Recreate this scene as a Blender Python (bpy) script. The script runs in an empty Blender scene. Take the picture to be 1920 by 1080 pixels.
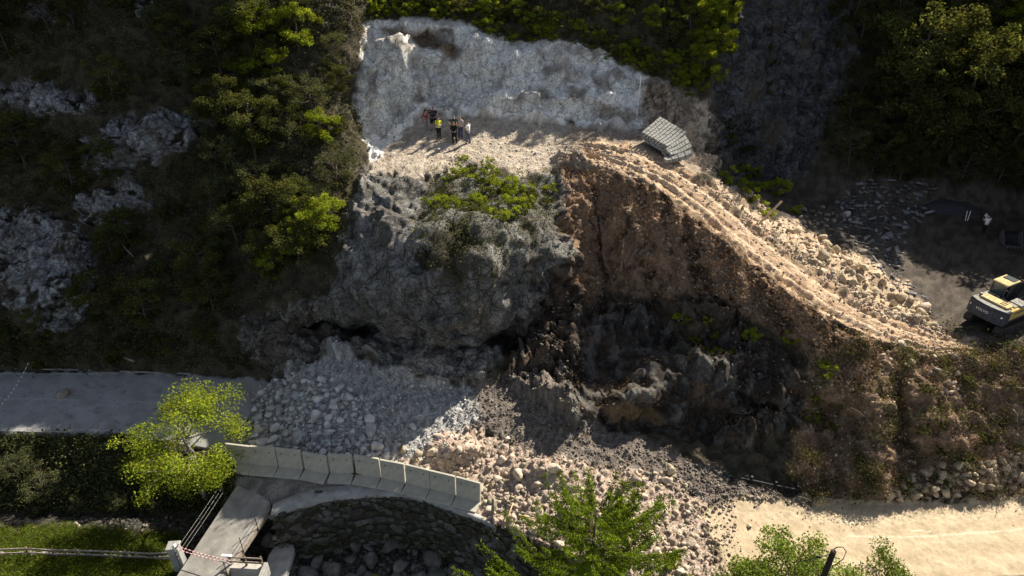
import bpy, bmesh, math, random
import numpy as np
from mathutils import Vector, Matrix, Euler

random.seed(7)
rng = np.random.default_rng(11)
SC = bpy.context.scene
COL = SC.collection

# ------------------------------------------------------------------ camera, sky, sun, exposure
PITCH = math.radians(32.0)
CAMH = 29.0
FPX = 1280.0
cam_d = bpy.data.cameras.new('camera')
cam_d.sensor_width = 36.0
cam_d.lens = 24.0
cam_d.clip_end = 2000
cam = bpy.data.objects.new('camera', cam_d)
COL.objects.link(cam)
cam.location = (0, 0, CAMH)
cam.rotation_euler = (math.pi / 2 - PITCH, 0, 0)
SC.camera = cam

SUN_AZ, SUN_EL = math.radians(43), math.radians(36)
SUN_DIR = Vector((math.sin(SUN_AZ) * math.cos(SUN_EL), math.cos(SUN_AZ) * math.cos(SUN_EL), math.sin(SUN_EL)))
world = bpy.data.worlds.new('World')
SC.world = world
world.use_nodes = True
wn = world.node_tree
sky = wn.nodes.new('ShaderNodeTexSky')
sky.sky_type = 'NISHITA'
sky.sun_disc = False
sky.sun_elevation = SUN_EL
sky.sun_rotation = SUN_AZ
sky.altitude = 700
bg = wn.nodes['Background']
hs_ = wn.nodes.new('ShaderNodeHueSaturation')
hs_.inputs['Saturation'].default_value = 0.52
wn.links.new(sky.outputs[0], hs_.inputs['Color'])
wn.links.new(hs_.outputs[0], bg.inputs[0])
bg.inputs[1].default_value = 0.057
sun_d = bpy.data.lights.new('sun', 'SUN')
sun_d.energy = 5.0
sun_d.angle = math.radians(0.5)
sun_d.color = (1.0, 0.9, 0.74)
sun = bpy.data.objects.new('sun', sun_d)
COL.objects.link(sun)
sun.location = (60, 60, 90)
sun.rotation_euler = SUN_DIR.to_track_quat('Z', 'Y').to_euler()
vs = SC.view_settings
vs.view_transform = 'Standard'
vs.look = 'None'
vs.gamma = 1
vs.exposure = 1.15

# ------------------------------------------------------------------ photograph-pixel to world helpers
CP, SP = math.cos(PITCH), math.sin(PITCH)


def ray(px, py):
    xc = (np.asarray(px, float) - 960) / FPX
    yc = (540 - np.asarray(py, float)) / FPX
    return xc, CP + yc * SP, -SP + yc * CP      # multiply by depth


def at_z(px, py, z):
    x, y, w = ray(px, py)
    d = (z - CAMH) / w
    return Vector((float(d * x), float(d * y), float(z)))


def at_Y(px, py, Y):
    x, y, w = ray(px, py)
    d = Y / y
    return Vector((float(d * x), float(Y), float(CAMH + d * w)))


# ------------------------------------------------------------------ numpy noise
_perm = np.random.default_rng(3).permutation(256).astype(np.int64)
_perm = np.concatenate([_perm, _perm, _perm])
_g = np.random.default_rng(4).normal(size=(256, 3))
_g /= np.linalg.norm(_g, axis=1)[:, None]


def perlin(P):
    P = np.asarray(P, float)
    i = np.floor(P).astype(np.int64)
    f = P - i
    i &= 255
    u = f * f * f * (f * (f * 6 - 15) + 10)
    out = 0
    for dx in (0, 1):
        wx = u[:, 0] if dx else 1 - u[:, 0]
        for dy in (0, 1):
            wy = u[:, 1] if dy else 1 - u[:, 1]
            for dz in (0, 1):
                wz = u[:, 2] if dz else 1 - u[:, 2]
                h = _perm[_perm[_perm[(i[:, 0] + dx) & 255] + ((i[:, 1] + dy) & 255)] + ((i[:, 2] + dz) & 255)]
                g = _g[h]
                out = out + wx * wy * wz * (g[:, 0] * (f[:, 0] - dx) + g[:, 1] * (f[:, 1] - dy) + g[:, 2] * (f[:, 2] - dz))
    return out * 1.5


def fbm(P, octv=4, gain=0.5, lac=2.03):
    a, s, out = 1.0, 1.0, 0
    for o in range(octv):
        out = out + a * perlin(P * s + 17.3 * o)
        a *= gain
        s *= lac
    return out


def ridged(P, octv=4, gain=0.5):
    a, s, out = 1.0, 1.0, 0
    for o in range(octv):
        out = out + a * (1 - 2 * np.abs(perlin(P * s + 31.7 * o)))
        a *= gain
        s *= 2.1
    return out


def cells(P):
    """distance to nearest and second nearest feature point, and a random value of the nearest cell"""
    i = np.floor(P).astype(np.int64)
    d1 = np.full(len(P), 9.0)
    d2 = np.full(len(P), 9.0)
    val = np.zeros(len(P))
    tab = np.random.default_rng(5).random((256, 4))
    for dx in (-1, 0, 1):
        for dy in (-1, 0, 1):
            for dz in (-1, 0, 1):
                c = i + (dx, dy, dz)
                h = _perm[_perm[_perm[c[:, 0] & 255] + (c[:, 1] & 255)] + (c[:, 2] & 255)]
                q = c + tab[h, :3]
                d = np.linalg.norm(P - q, axis=1)
                near = d < d1
                d2 = np.where(near, d1, np.minimum(d2, d))
                val = np.where(near, tab[h, 3], val)
                d1 = np.where(near, d, d1)
    return d1, d2, val


def blocks(P, seed=0, planes=4):
    """fractured rock: distance inside randomly turned convex blocks (continuous, with flat sides)"""
    i = np.floor(P).astype(np.int64)
    out = np.full(len(P), 9.0)
    r = np.random.default_rng(50 + seed)
    tab = r.random((256, 3))
    nrm = r.normal(size=(256, planes, 3))
    nrm /= np.linalg.norm(nrm, axis=2)[..., None]
    nrm *= r.uniform(.75, 1.3, (256, planes, 1))
    off = r.uniform(-.12, .12, 256)
    for dx in (-1, 0, 1):
        for dy in (-1, 0, 1):
            for dz in (-1, 0, 1):
                c = i + (dx, dy, dz)
                h = _perm[_perm[_perm[c[:, 0] & 255] + (c[:, 1] & 255)] + (c[:, 2] & 255)]
                q = P - c - tab[h]
                g = np.zeros(len(P))
                for k in range(planes):
                    g = np.maximum(g, np.abs(np.einsum('ij,ij->i', q, nrm[h, k])))
                out = np.minimum(out, g + off[h])
    return out


def sstep(a, b, x):
    t = np.clip((x - a) / (b - a), 0, 1)
    return t * t * (3 - 2 * t)


def poly_sd(px, py, poly):
    """signed distance in pixels, positive inside"""
    poly = np.asarray(poly, float)
    n = len(poly)
    inside = np.zeros(px.shape, bool)
    dist = np.full(px.shape, 1e9)
    for k in range(n):
        x0, y0 = poly[k]
        x1, y1 = poly[(k + 1) % n]
        cond = ((y0 > py) != (y1 > py))
        with np.errstate(divide='ignore', invalid='ignore'):
            xi = (x1 - x0) * (py - y0) / (y1 - y0 if y1 != y0 else 1e-9) + x0
        inside ^= cond & (px < xi)
        ex, ey = x1 - x0, y1 - y0
        t = np.clip(((px - x0) * ex + (py - y0) * ey) / (ex * ex + ey * ey + 1e-9), 0, 1)
        dist = np.minimum(dist, np.hypot(px - x0 - t * ex, py - y0 - t * ey))
    return np.where(inside, dist, -dist)


def line_d(px, py, line):
    """distance in pixels to a polyline, and signed side of the nearest piece"""
    best = np.full(px.shape, 1e9)
    side = np.zeros(px.shape)
    for (x0, y0), (x1, y1) in zip(line[:-1], line[1:]):
        ex, ey = x1 - x0, y1 - y0
        L = math.hypot(ex, ey)
        t = np.clip(((px - x0) * ex + (py - y0) * ey) / (L * L), 0, 1)
        d = np.hypot(px - x0 - t * ex, py - y0 - t * ey)
        s = ((px - x0) * ey - (py - y0) * ex) / L
        m = d < best
        best = np.where(m, d, best)
        side = np.where(m, s, side)
    return best, side


# ------------------------------------------------------------------ object helpers
def tag(o, label=None, cat=None, group=None, kind=None):
    if label: o['label'] = label
    if cat: o['category'] = cat
    if group: o['group'] = group
    if kind or cat: o['kind'] = kind or 'thing'
    return o


def empty(name, loc=(0, 0, 0), rz=0.0, label=None, cat=None, group=None):
    o = bpy.data.objects.new(name, None)
    COL.objects.link(o)
    o.location = loc
    o.rotation_euler = (0, 0, rz)
    o.empty_display_size = 0.2
    return tag(o, label, cat, group)


def link_mesh(name, me, parent=None):
    o = bpy.data.objects.new(name, me)
    COL.objects.link(o)
    if parent: o.parent = parent
    return o


def np_mesh(name, V, Fq, mats, smooth=False, mat_idx=None):
    """mesh from arrays; Fq is (n,3) or (n,4)"""
    me = bpy.data.meshes.new(name)
    V = np.asarray(V, np.float32)
    Fq = np.asarray(Fq, np.int32)
    k = Fq.shape[1]
    me.vertices.add(len(V))
    me.vertices.foreach_set('co', V.ravel())
    me.loops.add(len(Fq) * k)
    me.loops.foreach_set('vertex_index', Fq.ravel())
    me.polygons.add(len(Fq))
    me.polygons.foreach_set('loop_start', np.arange(0, len(Fq) * k, k, dtype=np.int32))
    me.polygons.foreach_set('loop_total', np.full(len(Fq), k, np.int32))
    if smooth:
        me.polygons.foreach_set('use_smooth', np.ones(len(Fq), bool))
    for m in (mats if isinstance(mats, (list, tuple)) else [mats]):
        me.materials.append(m)
    if mat_idx is not None:
        me.polygons.foreach_set('material_index', np.asarray(mat_idx, np.int32))
    me.update(calc_edges=True)
    return me


def copy_tree(o, parent=None):
    c = o.copy()
    COL.objects.link(c)
    if parent: c.parent = parent
    for ch in list(o.children):
        copy_tree(ch, c)
    return c


# ------------------------------------------------------------------ materials
def new_mat(name):
    m = bpy.data.materials.new(name)
    m.use_nodes = True
    nt = m.node_tree
    b = nt.nodes['Principled BSDF']
    b.inputs['Specular IOR Level'].default_value = 0.2
    return m, nt, b


def N(nt, typ, **kw):
    n = nt.nodes.new(typ)
    for k, v in kw.items():
        setattr(n, k, v)
    return n


def mat_simple(name, col, rough=0.7, var=0.25, scale=6.0, bump=0.0, metal=0.0, spec=0.2, bscale=None):
    m, nt, b = new_mat(name)
    tc = N(nt, 'ShaderNodeTexCoord')
    no = N(nt, 'ShaderNodeTexNoise')
    no.inputs['Scale'].default_value = scale
    no.inputs['Detail'].default_value = 6
    nt.links.new(tc.outputs['Object'], no.inputs['Vector'])
    mr = N(nt, 'ShaderNodeMapRange')
    mr.inputs[1].default_value = 0.3
    mr.inputs[2].default_value = 0.7
    mr.inputs[3].default_value = 1 - var
    mr.inputs[4].default_value = 1 + var
    nt.links.new(no.outputs['Fac'], mr.inputs[0])
    mx = N(nt, 'ShaderNodeVectorMath', operation='SCALE')
    mx.inputs[0].default_value = col[:3]
    nt.links.new(mr.outputs[0], mx.inputs['Scale'])
    nt.links.new(mx.outputs[0], b.inputs['Base Color'])
    b.inputs['Roughness'].default_value = rough
    b.inputs['Metallic'].default_value = metal
    b.inputs['Specular IOR Level'].default_value = spec
    if bump:
        bp = N(nt, 'ShaderNodeBump')
        bp.inputs['Strength'].default_value = bump
        bp.inputs['Distance'].default_value = 0.05
        n2 = N(nt, 'ShaderNodeTexNoise')
        n2.inputs['Scale'].default_value = bscale or scale * 3
        n2.inputs['Detail'].default_value = 8
        nt.links.new(tc.outputs['Object'], n2.inputs['Vector'])
        nt.links.new(n2.outputs['Fac'], bp.inputs['Height'])
        nt.links.new(bp.outputs[0], b.inputs['Normal'])
    return m


def mat_ground(name, fine=9.0, contrast=0.45, bump=0.6, bdist=0.12, stretch=(1, 1, 1)):
    """colour from the ground's own albedo layer, with procedural grain and bump"""
    m, nt, b = new_mat(name)
    tc = N(nt, 'ShaderNodeTexCoord')
    mp = N(nt, 'ShaderNodeMapping')
    mp.inputs['Scale'].default_value = stretch
    nt.links.new(tc.outputs['Object'], mp.inputs[0])
    at = N(nt, 'ShaderNodeAttribute', attribute_name='albedo')
    n1 = N(nt, 'ShaderNodeTexNoise')
    n1.inputs['Scale'].default_value = fine
    n1.inputs['Detail'].default_value = 8
    n1.inputs['Roughness'].default_value = 0.7
    nt.links.new(mp.outputs[0], n1.inputs['Vector'])
    vo = N(nt, 'ShaderNodeTexVoronoi')
    vo.inputs['Scale'].default_value = fine * 0.9
    nt.links.new(mp.outputs[0], vo.inputs['Vector'])
    mr = N(nt, 'ShaderNodeMapRange')
    mr.inputs[1].default_value = 0.3
    mr.inputs[2].default_value = 0.7
    mr.inputs[3].default_value = 1 - contrast
    mr.inputs[4].default_value = 1 + contrast
    nt.links.new(n1.outputs['Fac'], mr.inputs[0])
    mx = N(nt, 'ShaderNodeVectorMath', operation='SCALE')
    nt.links.new(at.outputs['Color'], mx.inputs[0])
    nt.links.new(mr.outputs[0], mx.inputs['Scale'])
    nt.links.new(mx.outputs[0], b.inputs['Base Color'])
    b.inputs['Roughness'].default_value = 0.95
    b.inputs['Specular IOR Level'].default_value = 0.1
    ad = N(nt, 'ShaderNodeMath', operation='MULTIPLY_ADD')
    nt.links.new(vo.outputs['Distance'], ad.inputs[0])
    ad.inputs[1].default_value = -0.5
    nt.links.new(n1.outputs['Fac'], ad.inputs[2])
    bp = N(nt, 'ShaderNodeBump')
    bp.inputs['Strength'].default_value = bump
    bp.inputs['Distance'].default_value = bdist
    nt.links.new(ad.outputs[0], bp.inputs['Height'])
    nt.links.new(bp.outputs[0], b.inputs['Normal'])
    return m


def mat_leaf(name, col, trans=0.45, var=0.5):
    m = bpy.data.materials.new(name)
    m.use_nodes = True
    nt = m.node_tree
    nt.nodes.remove(nt.nodes['Principled BSDF'])
    out = nt.nodes['Material Output']
    at = N(nt, 'ShaderNodeAttribute', attribute_name='tint')
    oi = N(nt, 'ShaderNodeObjectInfo')
    mr = N(nt, 'ShaderNodeMapRange')
    mr.inputs[3].default_value = 0.75
    mr.inputs[4].default_value = 1.2
    nt.links.new(oi.outputs['Random'], mr.inputs[0])
    mu = N(nt, 'ShaderNodeVectorMath', operation='SCALE')
    nt.links.new(at.outputs['Color'], mu.inputs[0])
    nt.links.new(mr.outputs[0], mu.inputs['Scale'])
    mc = N(nt, 'ShaderNodeVectorMath', operation='MULTIPLY')
    nt.links.new(mu.outputs[0], mc.inputs[0])
    mc.inputs[1].default_value = col
    d = N(nt, 'ShaderNodeBsdfDiffuse')
    t = N(nt, 'ShaderNodeBsdfTranslucent')
    nt.links.new(mc.outputs[0], d.inputs[0])
    tcol = N(nt, 'ShaderNodeVectorMath', operation='MULTIPLY')
    nt.links.new(mc.outputs[0], tcol.inputs[0])
    tcol.inputs[1].default_value = (1.25, 1.15, 0.6)
    nt.links.new(tcol.outputs[0], t.inputs[0])
    mix = N(nt, 'ShaderNodeMixShader')
    mix.inputs[0].default_value = trans
    nt.links.new(d.outputs[0], mix.inputs[1])
    nt.links.new(t.outputs[0], mix.inputs[2])
    nt.links.new(mix.outputs[0], out.inputs[0])
    return m


def mat_rockface(name, dark, crack, streak, stain, stain_amt, bump=.7, joints=()):
    """quarried or weathered rock: albedo layer times grain, lichen patches, dirt filled cracks, water streaks and clay stains"""
    m, nt, b = new_mat(name)
    L = nt.links.new
    geo = N(nt, 'ShaderNodeNewGeometry')
    pos = geo.outputs['Position']
    at = N(nt, 'ShaderNodeAttribute', attribute_name='albedo')

    def noise(scale, det, rough, stretch=None, dist=0.0):
        n = N(nt, 'ShaderNodeTexNoise')
        n.inputs['Scale'].default_value = scale; n.inputs['Detail'].default_value = det
        n.inputs['Roughness'].default_value = rough; n.inputs['Distortion'].default_value = dist
        if stretch:
            mp = N(nt, 'ShaderNodeMapping'); mp.inputs['Scale'].default_value = stretch; mp.inputs['Rotation'].default_value = (0, .25, 0)
            L(pos, mp.inputs[0]); L(mp.outputs[0], n.inputs['Vector'])
        else: L(pos, n.inputs['Vector'])
        return n.outputs['Fac']

    def ramp(v, lo, hi, o0, o1):
        r = N(nt, 'ShaderNodeMapRange'); r.inputs[1].default_value = lo; r.inputs[2].default_value = hi
        r.inputs[3].default_value = o0; r.inputs[4].default_value = o1
        L(v, r.inputs[0]); return r.outputs[0]

    def mul(x, y):
        mm = N(nt, 'ShaderNodeMath', operation='MULTIPLY'); L(x, mm.inputs[0]); L(y, mm.inputs[1]); return mm.outputs[0]
    grain = noise(6.0, 9, .78)
    f = ramp(grain, .34, .66, .55, 1.35)
    patch = noise(1.4, 8, .72, None, .6)
    f = mul(f, ramp(patch, .50, .60, 1.0, dark))
    nz = N(nt, 'ShaderNodeTexNoise'); nz.inputs['Scale'].default_value = 1.6; nz.inputs['Detail'].default_value = 5
    L(pos, nz.inputs['Vector'])
    wv = N(nt, 'ShaderNodeVectorMath', operation='MULTIPLY_ADD'); L(nz.outputs['Color'], wv.inputs[0]); wv.inputs[1].default_value = (.9, .9, .9); L(pos, wv.inputs[2])
    for sc, w_ in ((.75, .030), (1.9, .045)) + tuple(joints):
        vo = N(nt, 'ShaderNodeTexVoronoi', feature='DISTANCE_TO_EDGE'); vo.inputs['Scale'].default_value = sc
        L(wv.outputs[0], vo.inputs['Vector'])
        f = mul(f, ramp(vo.outputs['Distance'], 0.0, w_, crack, 1.0))
    st = noise(1.0, 7, .65, (1.6, 1.6, .22))
    f = mul(f, ramp(st, .52, .66, 1.0, streak))
    sc_ = N(nt, 'ShaderNodeVectorMath', operation='SCALE'); L(at.outputs['Color'], sc_.inputs[0]); L(f, sc_.inputs['Scale'])
    s2 = noise(.55, 8, .7, (1, 1, .6), .4)
    mx = N(nt, 'ShaderNodeMix', data_type='RGBA')
    L(ramp(s2, .50, .64, 0.0, stain_amt), mx.inputs['Factor']); L(sc_.outputs[0], mx.inputs['A'])
    s3 = N(nt, 'ShaderNodeVectorMath', operation='SCALE'); s3.inputs[0].default_value = stain; L(ramp(grain, .34, .66, .6, 1.4), s3.inputs['Scale'])
    L(s3.outputs[0], mx.inputs['B'])
    L(mx.outputs['Result'], b.inputs['Base Color'])
    b.inputs['Roughness'].default_value = .95; b.inputs['Specular IOR Level'].default_value = .1
    bp = N(nt, 'ShaderNodeBump'); bp.inputs['Strength'].default_value = bump; bp.inputs['Distance'].default_value = .08
    L(f, bp.inputs['Height']); L(bp.outputs[0], b.inputs['Normal'])
    return m
# ------------------------------------------------------------------ terrain: one lofted sheet, then cut into its named pieces
# every column is a profile from below the frame up the mountain: (picture row, height) or (picture row, None, distance)
L0 = [(1500, -1.2), (1090, -1.4), (1000, -2.2), (965, -2.9), (808, -.05), (770, 0), (694, 0), (610, None, 37.5), (520, None, 40),
      (430, None, 42.5), (340, None, 44.7), (250, None, 46.5), (180, None, 48.5), (100, None, 50), (-40, None, 53), (-520, None, 60)]
COLS = {
    -600: L0, 0: L0,
    230: L0[:4] + [(813, -.05), (770, 0), (699, 0)] + L0[7:],
    350: [(1500, -1.2), (1090, -1.4), (1010, -2.6), (970, -3.0), (840, -.1), (800, 0), (704, 0)] + L0[7:],
    440: [(1500, -1.6), (1090, -1.8), (1020, -3.2), (985, -3.3), (905, -.1), (850, .05), (708, .1), (640, None, 36.8), (550, None, 39.2),
          (440, None, 41.8), (340, None, 44.4), (250, None, 46.6), (180, None, 48.8), (100, None, 50.5), (-40, None, 53.5), (-520, None, 72)],
    520: [(1500, -3.2), (1090, -3.2), (1050, -3.4), (990, -3.5), (949, -.05), (850, .15), (706, .8), (640, None, 36.6), (565, None, 37.6),
          (440, None, 41.2), (340, None, 44.2), (250, None, 46.8), (180, None, 49), (95, None, 51), (-40, None, 54), (-520, None, 72)],
    600: [(1500, -3.7), (1090, -3.7), (1050, -3.6), (985, -3.5), (926, 0), (862, .4), (668, 2.0), (612, None, 37.8), (568, None, 36.4),
          (430, None, 40.3), (330, None, 44), (250, None, 47.2), (180, None, 49.6), (85, None, 52), (-40, None, 55), (-520, None, 72)],
    655: [(1500, -3.7), (1090, -3.7), (1050, -3.6), (988, -3.5), (919, 0), (866, .4), (645, 2.7), (618, None, 37.5), (582, None, 35.2),
          (430, None, 39.6), (320, None, 44.6), (250, None, 48.2), (180, None, 51), (75, None, 53.2), (-40, None, 56), (-520, None, 73)],
    690: [(1500, -3.7), (1090, -3.7), (1050, -3.6), (992, -3.5), (916, 0), (868, .4), (650, 2.7), (622, None, 37.4), (592, None, 34.4),
          (430, None, 38.9), (300, 10.5), (250, 11.2), (205, 12.6), (45, None, 56.6), (-40, None, 60.0), (-520, None, 74)],
    760: [(1500, -3.7), (1090, -3.7), (1050, -3.6), (1000, -3.5), (920, 0), (872, .4), (690, 2.2), (642, None, 35.7), (606, None, 32.9),
          (430, None, 37.3), (290, 10.8), (250, 11.3), (205, 12.4), (45, None, 57.0), (-40, None, 61.0), (-520, None, 75)],
    830: [(1500, -3.7), (1090, -3.7), (1055, -3.6), (1016, -3.4), (942, 0), (880, .4), (702, 2.0), (652, None, 34.9), (610, None, 32.4),
          (440, None, 35.9), (300, 10.8), (255, 11.3), (213, 12), (52, None, 57.2), (-40, None, 61.5), (-520, None, 76)],
    890: [(1500, -3.7), (1090, -3.7), (1065, -3.6), (1038, -3.4), (963, 0), (890, .4), (718, 1.9), (650, None, 34.9), (592, None, 32.9),
          (430, None, 36.0), (308, 10.6), (258, 11.2), (218, 12), (66, None, 57.2), (-40, None, 61.5), (-520, None, 76)],
    960: [(1500, -3.7), (1095, -3.6), (1080, -3.5), (1062, -3.3), (996, 0), (905, .45), (716, 1.8), (630, None, 34.8), (560, None, 34.8),
          (420, None, 37.2), (312, 10.5), (262, 11.1), (222, 11.9), (82, None, 57.0), (-40, None, 61.5), (-520, None, 76)],
    1050: [(1500, -3.6), (1120, -3.4), (1105, -3.2), (1090, -2.6), (1030, 0), (925, .5), (705, 2.2), (630, None, 35.8), (540, None, 37.4),
           (420, None, 41.3), (310, 10.3), (266, 11), (227, 11.6), (86, None, 57.0), (-40, None, 61.5), (-520, None, 76)],
    1120: [(1500, -3.4), (1140, -3), (1120, -2.4), (1100, -1.6), (1055, -.1), (940, .5), (775, 1.4), (680, None, 33.8), (575, None, 38.2),
           (430, None, 42.0), (302, 10.9), (270, 11.3), (230, 11.5), (110, None, 56.6), (-40, None, 62.0), (-520, None, 76)],
    1200: [(1500, -3.2), (1150, -2.6), (1130, -1.8), (1110, -1), (1085, -.1), (960, .35), (815, 1.0), (720, None, 32.3), (600, None, 37.0),
           (450, None, 40.4), (330, 10.7), (277, 11.2), (238, 11.2), (150, None, 56.2), (-40, None, 62.0), (-520, None, 76)],
    1280: [(1500, -3), (1170, -2.2), (1150, -1.4), (1125, -.6), (1100, -.1), (960, .2), (845, .8), (740, None, 31.3), (640, None, 35.5),
           (510, None, 38.0), (385, 9.7), (312, 10.5), (242, 10.7), (150, None, 56.4), (-40, None, 62.5), (-520, None, 77)],
    1325: [(1500, -3), (1175, -2.2), (1155, -1.4), (1130, -.6), (1104, -.1), (960, .1), (880, .5), (770, None, 30.1), (670, None, 34.0),
           (545, None, 36.6), (425, 9.0), (340, 9.8), (285, 9.4), (165, None, 56.4), (-40, None, 60), (-520, None, 78)],
    1385: [(1500, -3), (1180, -2.2), (1160, -1.4), (1135, -.6), (1105, -.1), (970, .05), (900, .3), (795, None, 29.0), (695, None, 32.8),
           (575, None, 35.6), (470, 8.1), (385, 8.7), (342, 5.4), (150, None, 59), (-40, None, 61.5), (-520, None, 80)],
    1450: [(1500, -3), (1180, -2.2), (1160, -1.4), (1135, -.6), (1105, -.1), (975, .02), (916, .2), (815, None, 28.2), (715, None, 31.4),
           (605, None, 34.0), (522, 7.3), (432, 7.6), (352, 4.6), (150, None, 60.5), (-40, None, 64), (-520, None, 84)],
    1550: [(1500, -3), (1180, -2.2), (1160, -1.4), (1135, -.6), (1105, -.1), (985, 0), (936, .05), (865, None, 26.5), (770, None, 29.0),
           (665, None, 31.6), (592, 6.3), (505, 6.2), (380, 4.2), (200, None, 61.5), (-40, None, 69), (-520, None, 92)],
    1650: [(1500, -3), (1180, -2.2), (1160, -1.4), (1135, -.6), (1105, -.1), (990, 0), (938, .05), (875, None, 26.2), (795, None, 27.8),
           (705, None, 30.1), (638, 5.5), (572, 5.2), (372, 4.2), (200, None, 62), (-40, None, 70), (-520, None, 94)],
    1750: [(1500, -3), (1170, -2.2), (1150, -1.4), (1125, -.6), (1095, -.1), (985, 0), (930, .05), (855, 1.35), (775, 2.75),
           (695, 4.3), (655, 4.85), (610, 4.6), (385, 4.0), (200, None, 61), (-40, None, 69), (-520, None, 94)],
    1850: [(1500, -3), (1160, -2.2), (1140, -1.4), (1110, -.6), (1082, -.1), (980, 0), (922, .05), (845, 1.45), (765, 2.95),
           (692, 4.25), (655, 4.7), (600, 4.5), (395, 4.0), (200, None, 60), (-40, None, 68), (-520, None, 94)],
    1930: [(1500, -3), (1160, -2.2), (1140, -1.4), (1105, -.6), (1078, -.1), (975, 0), (916, .05), (838, 1.45), (760, 2.95),
           (690, 4.25), (655, 4.7), (600, 4.5), (400, 4.0), (200, None, 59), (-40, None, 67), (-520, None, 94)],
}
COLS[2520] = COLS[1930]
for _k in COLS:  # unseen slopes above the frame
    if _k in (440, 520, 600, 655):
        COLS[_k] = COLS[_k][:-1] + [(-520, None, {440: 62, 520: 66, 600: 74, 655: 95}[_k])]
    if _k > 1330:
        COLS[_k] = COLS[_k][:-1] + [(-520, None, {1385: 92, 1450: 88}.get(_k, 82))]
    if 655 < _k < 1330:
        COLS[_k] = COLS[_k][:-1] + [(-520, None, 120)]
KX = sorted(COLS)
NR = 16
KPY = np.array([[c[0] for c in COLS[k]] for k in KX], float)
KW = np.zeros_like(KPY)
for a, k in enumerate(KX):
    for b_, c in enumerate(COLS[k]):
        rx, ry, rz_ = ray(k, c[0])
        d = c[2] / ry if len(c) == 3 else (c[1] - CAMH) / rz_
        KW[a, b_] = 1.0 / d
UPX = np.concatenate([np.arange(-600, -24, 24), np.arange(-24, 1944, 2.4), np.arange(1944, 2521, 24)])
SEG = [16, 60, 34, 16, 40, 40, 62, 34, 30, 56, 46, 30, 24, 84, 56, 26]
SEG = SEG[:NR - 1]


def gsm(A, xs, sig):
    """smooth columns of A (n,k) sampled at xs with a gaussian in pixel units"""
    n = len(xs)
    out = np.empty_like(A)
    fx = np.arange(xs[0], xs[-1] + 1, 4.0)
    r = int(sig * 3 / 4)
    ker = np.exp(-0.5 * (np.arange(-r, r + 1) * 4 / sig) ** 2)
    ker /= ker.sum()
    for k in range(A.shape[1]):
        f = np.interp(fx, xs, A[:, k])
        g = np.convolve(np.pad(f, r, mode='edge'), ker, mode='valid')
        out[:, k] = np.interp(xs, fx, g)
    return out


RPY = np.stack([np.interp(UPX, KX, KPY[:, k]) for k in range(NR)], 1)
RW = np.stack([np.interp(UPX, KX, KW[:, k]) for k in range(NR)], 1)
RPY = gsm(RPY, UPX, 9.0)
RW = gsm(RW, UPX, 9.0)
gp, gw = [], []
for k in range(NR - 1):
    for j in range(SEG[k]):
        t = j / SEG[k]
        gp.append(RPY[:, k] * (1 - t) + RPY[:, k + 1] * t)
        gw.append(RW[:, k] * (1 - t) + RW[:, k + 1] * t)
gp.append(RPY[:, -1]); gw.append(RW[:, -1])
GPY = np.stack(gp, 1)            # (nu, nv)
GW = np.stack(gw, 1)
GPX = np.repeat(UPX[:, None], GPY.shape[1], 1)
NU, NV = GPY.shape
D = 1.0 / GW
# rock bulges and hollows: (px, py, rx, ry, metres towards the camera)
BUMPS = [(85, 530, 95, 70, 2.2), (60, 460, 60, 40, .8), (250, 265, 120, 45, 1.6), (110, 195, 110, 45, 1.3), (225, 375, 70, 50, 1.1),
         (30, 20, 70, 40, 1.0), (300, 300, 45, 60, .6),
         (880, 500, 110, 75, 1.3), (760, 560, 60, 45, .7), (820, 655, 80, 40, 1.7), (690, 480, 70, 80, .5), (1020, 420, 45, 80, 1.2),
         (1130, 500, 60, 60, -1.0), (1010, 590, 60, 40, -1.2), (672, 612, 80, 20, -2.4), (590, 596, 50, 16, -1.6), (955, 645, 56, 30, -3.0), (860, 622, 46, 12, -1.2), (1010, 545, 34, 40, -1.8), (560, 600, 80, 26, -.8), (620, 690, 70, 30, .3),
         (1190, 745, 90, 40, 1.4), (1330, 700, 110, 50, 1.1), (1130, 640, 60, 40, .7), (1290, 610, 50, 35, .6), (1420, 790, 100, 40, -1.0), (1250, 800, 90, 25, -1.0),
         (1640, 750, 40, 70, .6), (1685, 780, 20, 80, -1.0), (1560, 800, 50, 40, -.8), (1780, 800, 60, 50, .6),
         (740, 120, 30, 70, .35), (700, 90, 22, 40, .3), (790, 74, 62, 13, -.8), (860, 50, 70, 10, .3), (860, 150, 50, 40, -.6), (1080, 200, 70, 20, -.3),
         (1180, 190, 60, 40, .7), (1020, 180, 26, 22, -.2), (1250, 200, 40, 50, -.8),
         (1400, 150, 40, 90, .9), (1450, 250, 50, 60, 1.0), (1350, 230, 30, 60, -.6), (1500, 90, 60, 60, .7), (1470, 340, 60, 25, .7),
         (850, 845, 30, 22, .9), (885, 840, 20, 14, .5), (1010, 875, 60, 22, .5), (600, 770, 110, 60, .5), (650, 830, 60, 26, .2)]
for bx, by, rx, ry, am in BUMPS:
    D = D - am * np.exp(-((GPX - bx) / rx) ** 2 - ((GPY - by) / ry) ** 2)
rx, ry, rz_ = ray(GPX, GPY)
TP = np.stack([D * rx, D * ry, CAMH + D * rz_], -1)


def grid_normals(P):
    du = np.gradient(P, axis=0)
    dv = np.gradient(P, axis=1)
    n = np.cross(du, dv)
    n /= np.linalg.norm(n, axis=-1)[..., None] + 1e-9
    return n


px, py = GPX, GPY
flat = TP.reshape(-1, 3)
wn1 = (fbm(np.stack([px.ravel() / 40, py.ravel() / 40, px.ravel() * 0], 1), 4)).reshape(NU, NV)
wn2 = (fbm(np.stack([px.ravel() / 14, py.ravel() / 14, px.ravel() * 0 + 5], 1), 3)).reshape(NU, NV)
warp = wn1 * 16 + wn2 * 7

Z = {}


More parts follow.
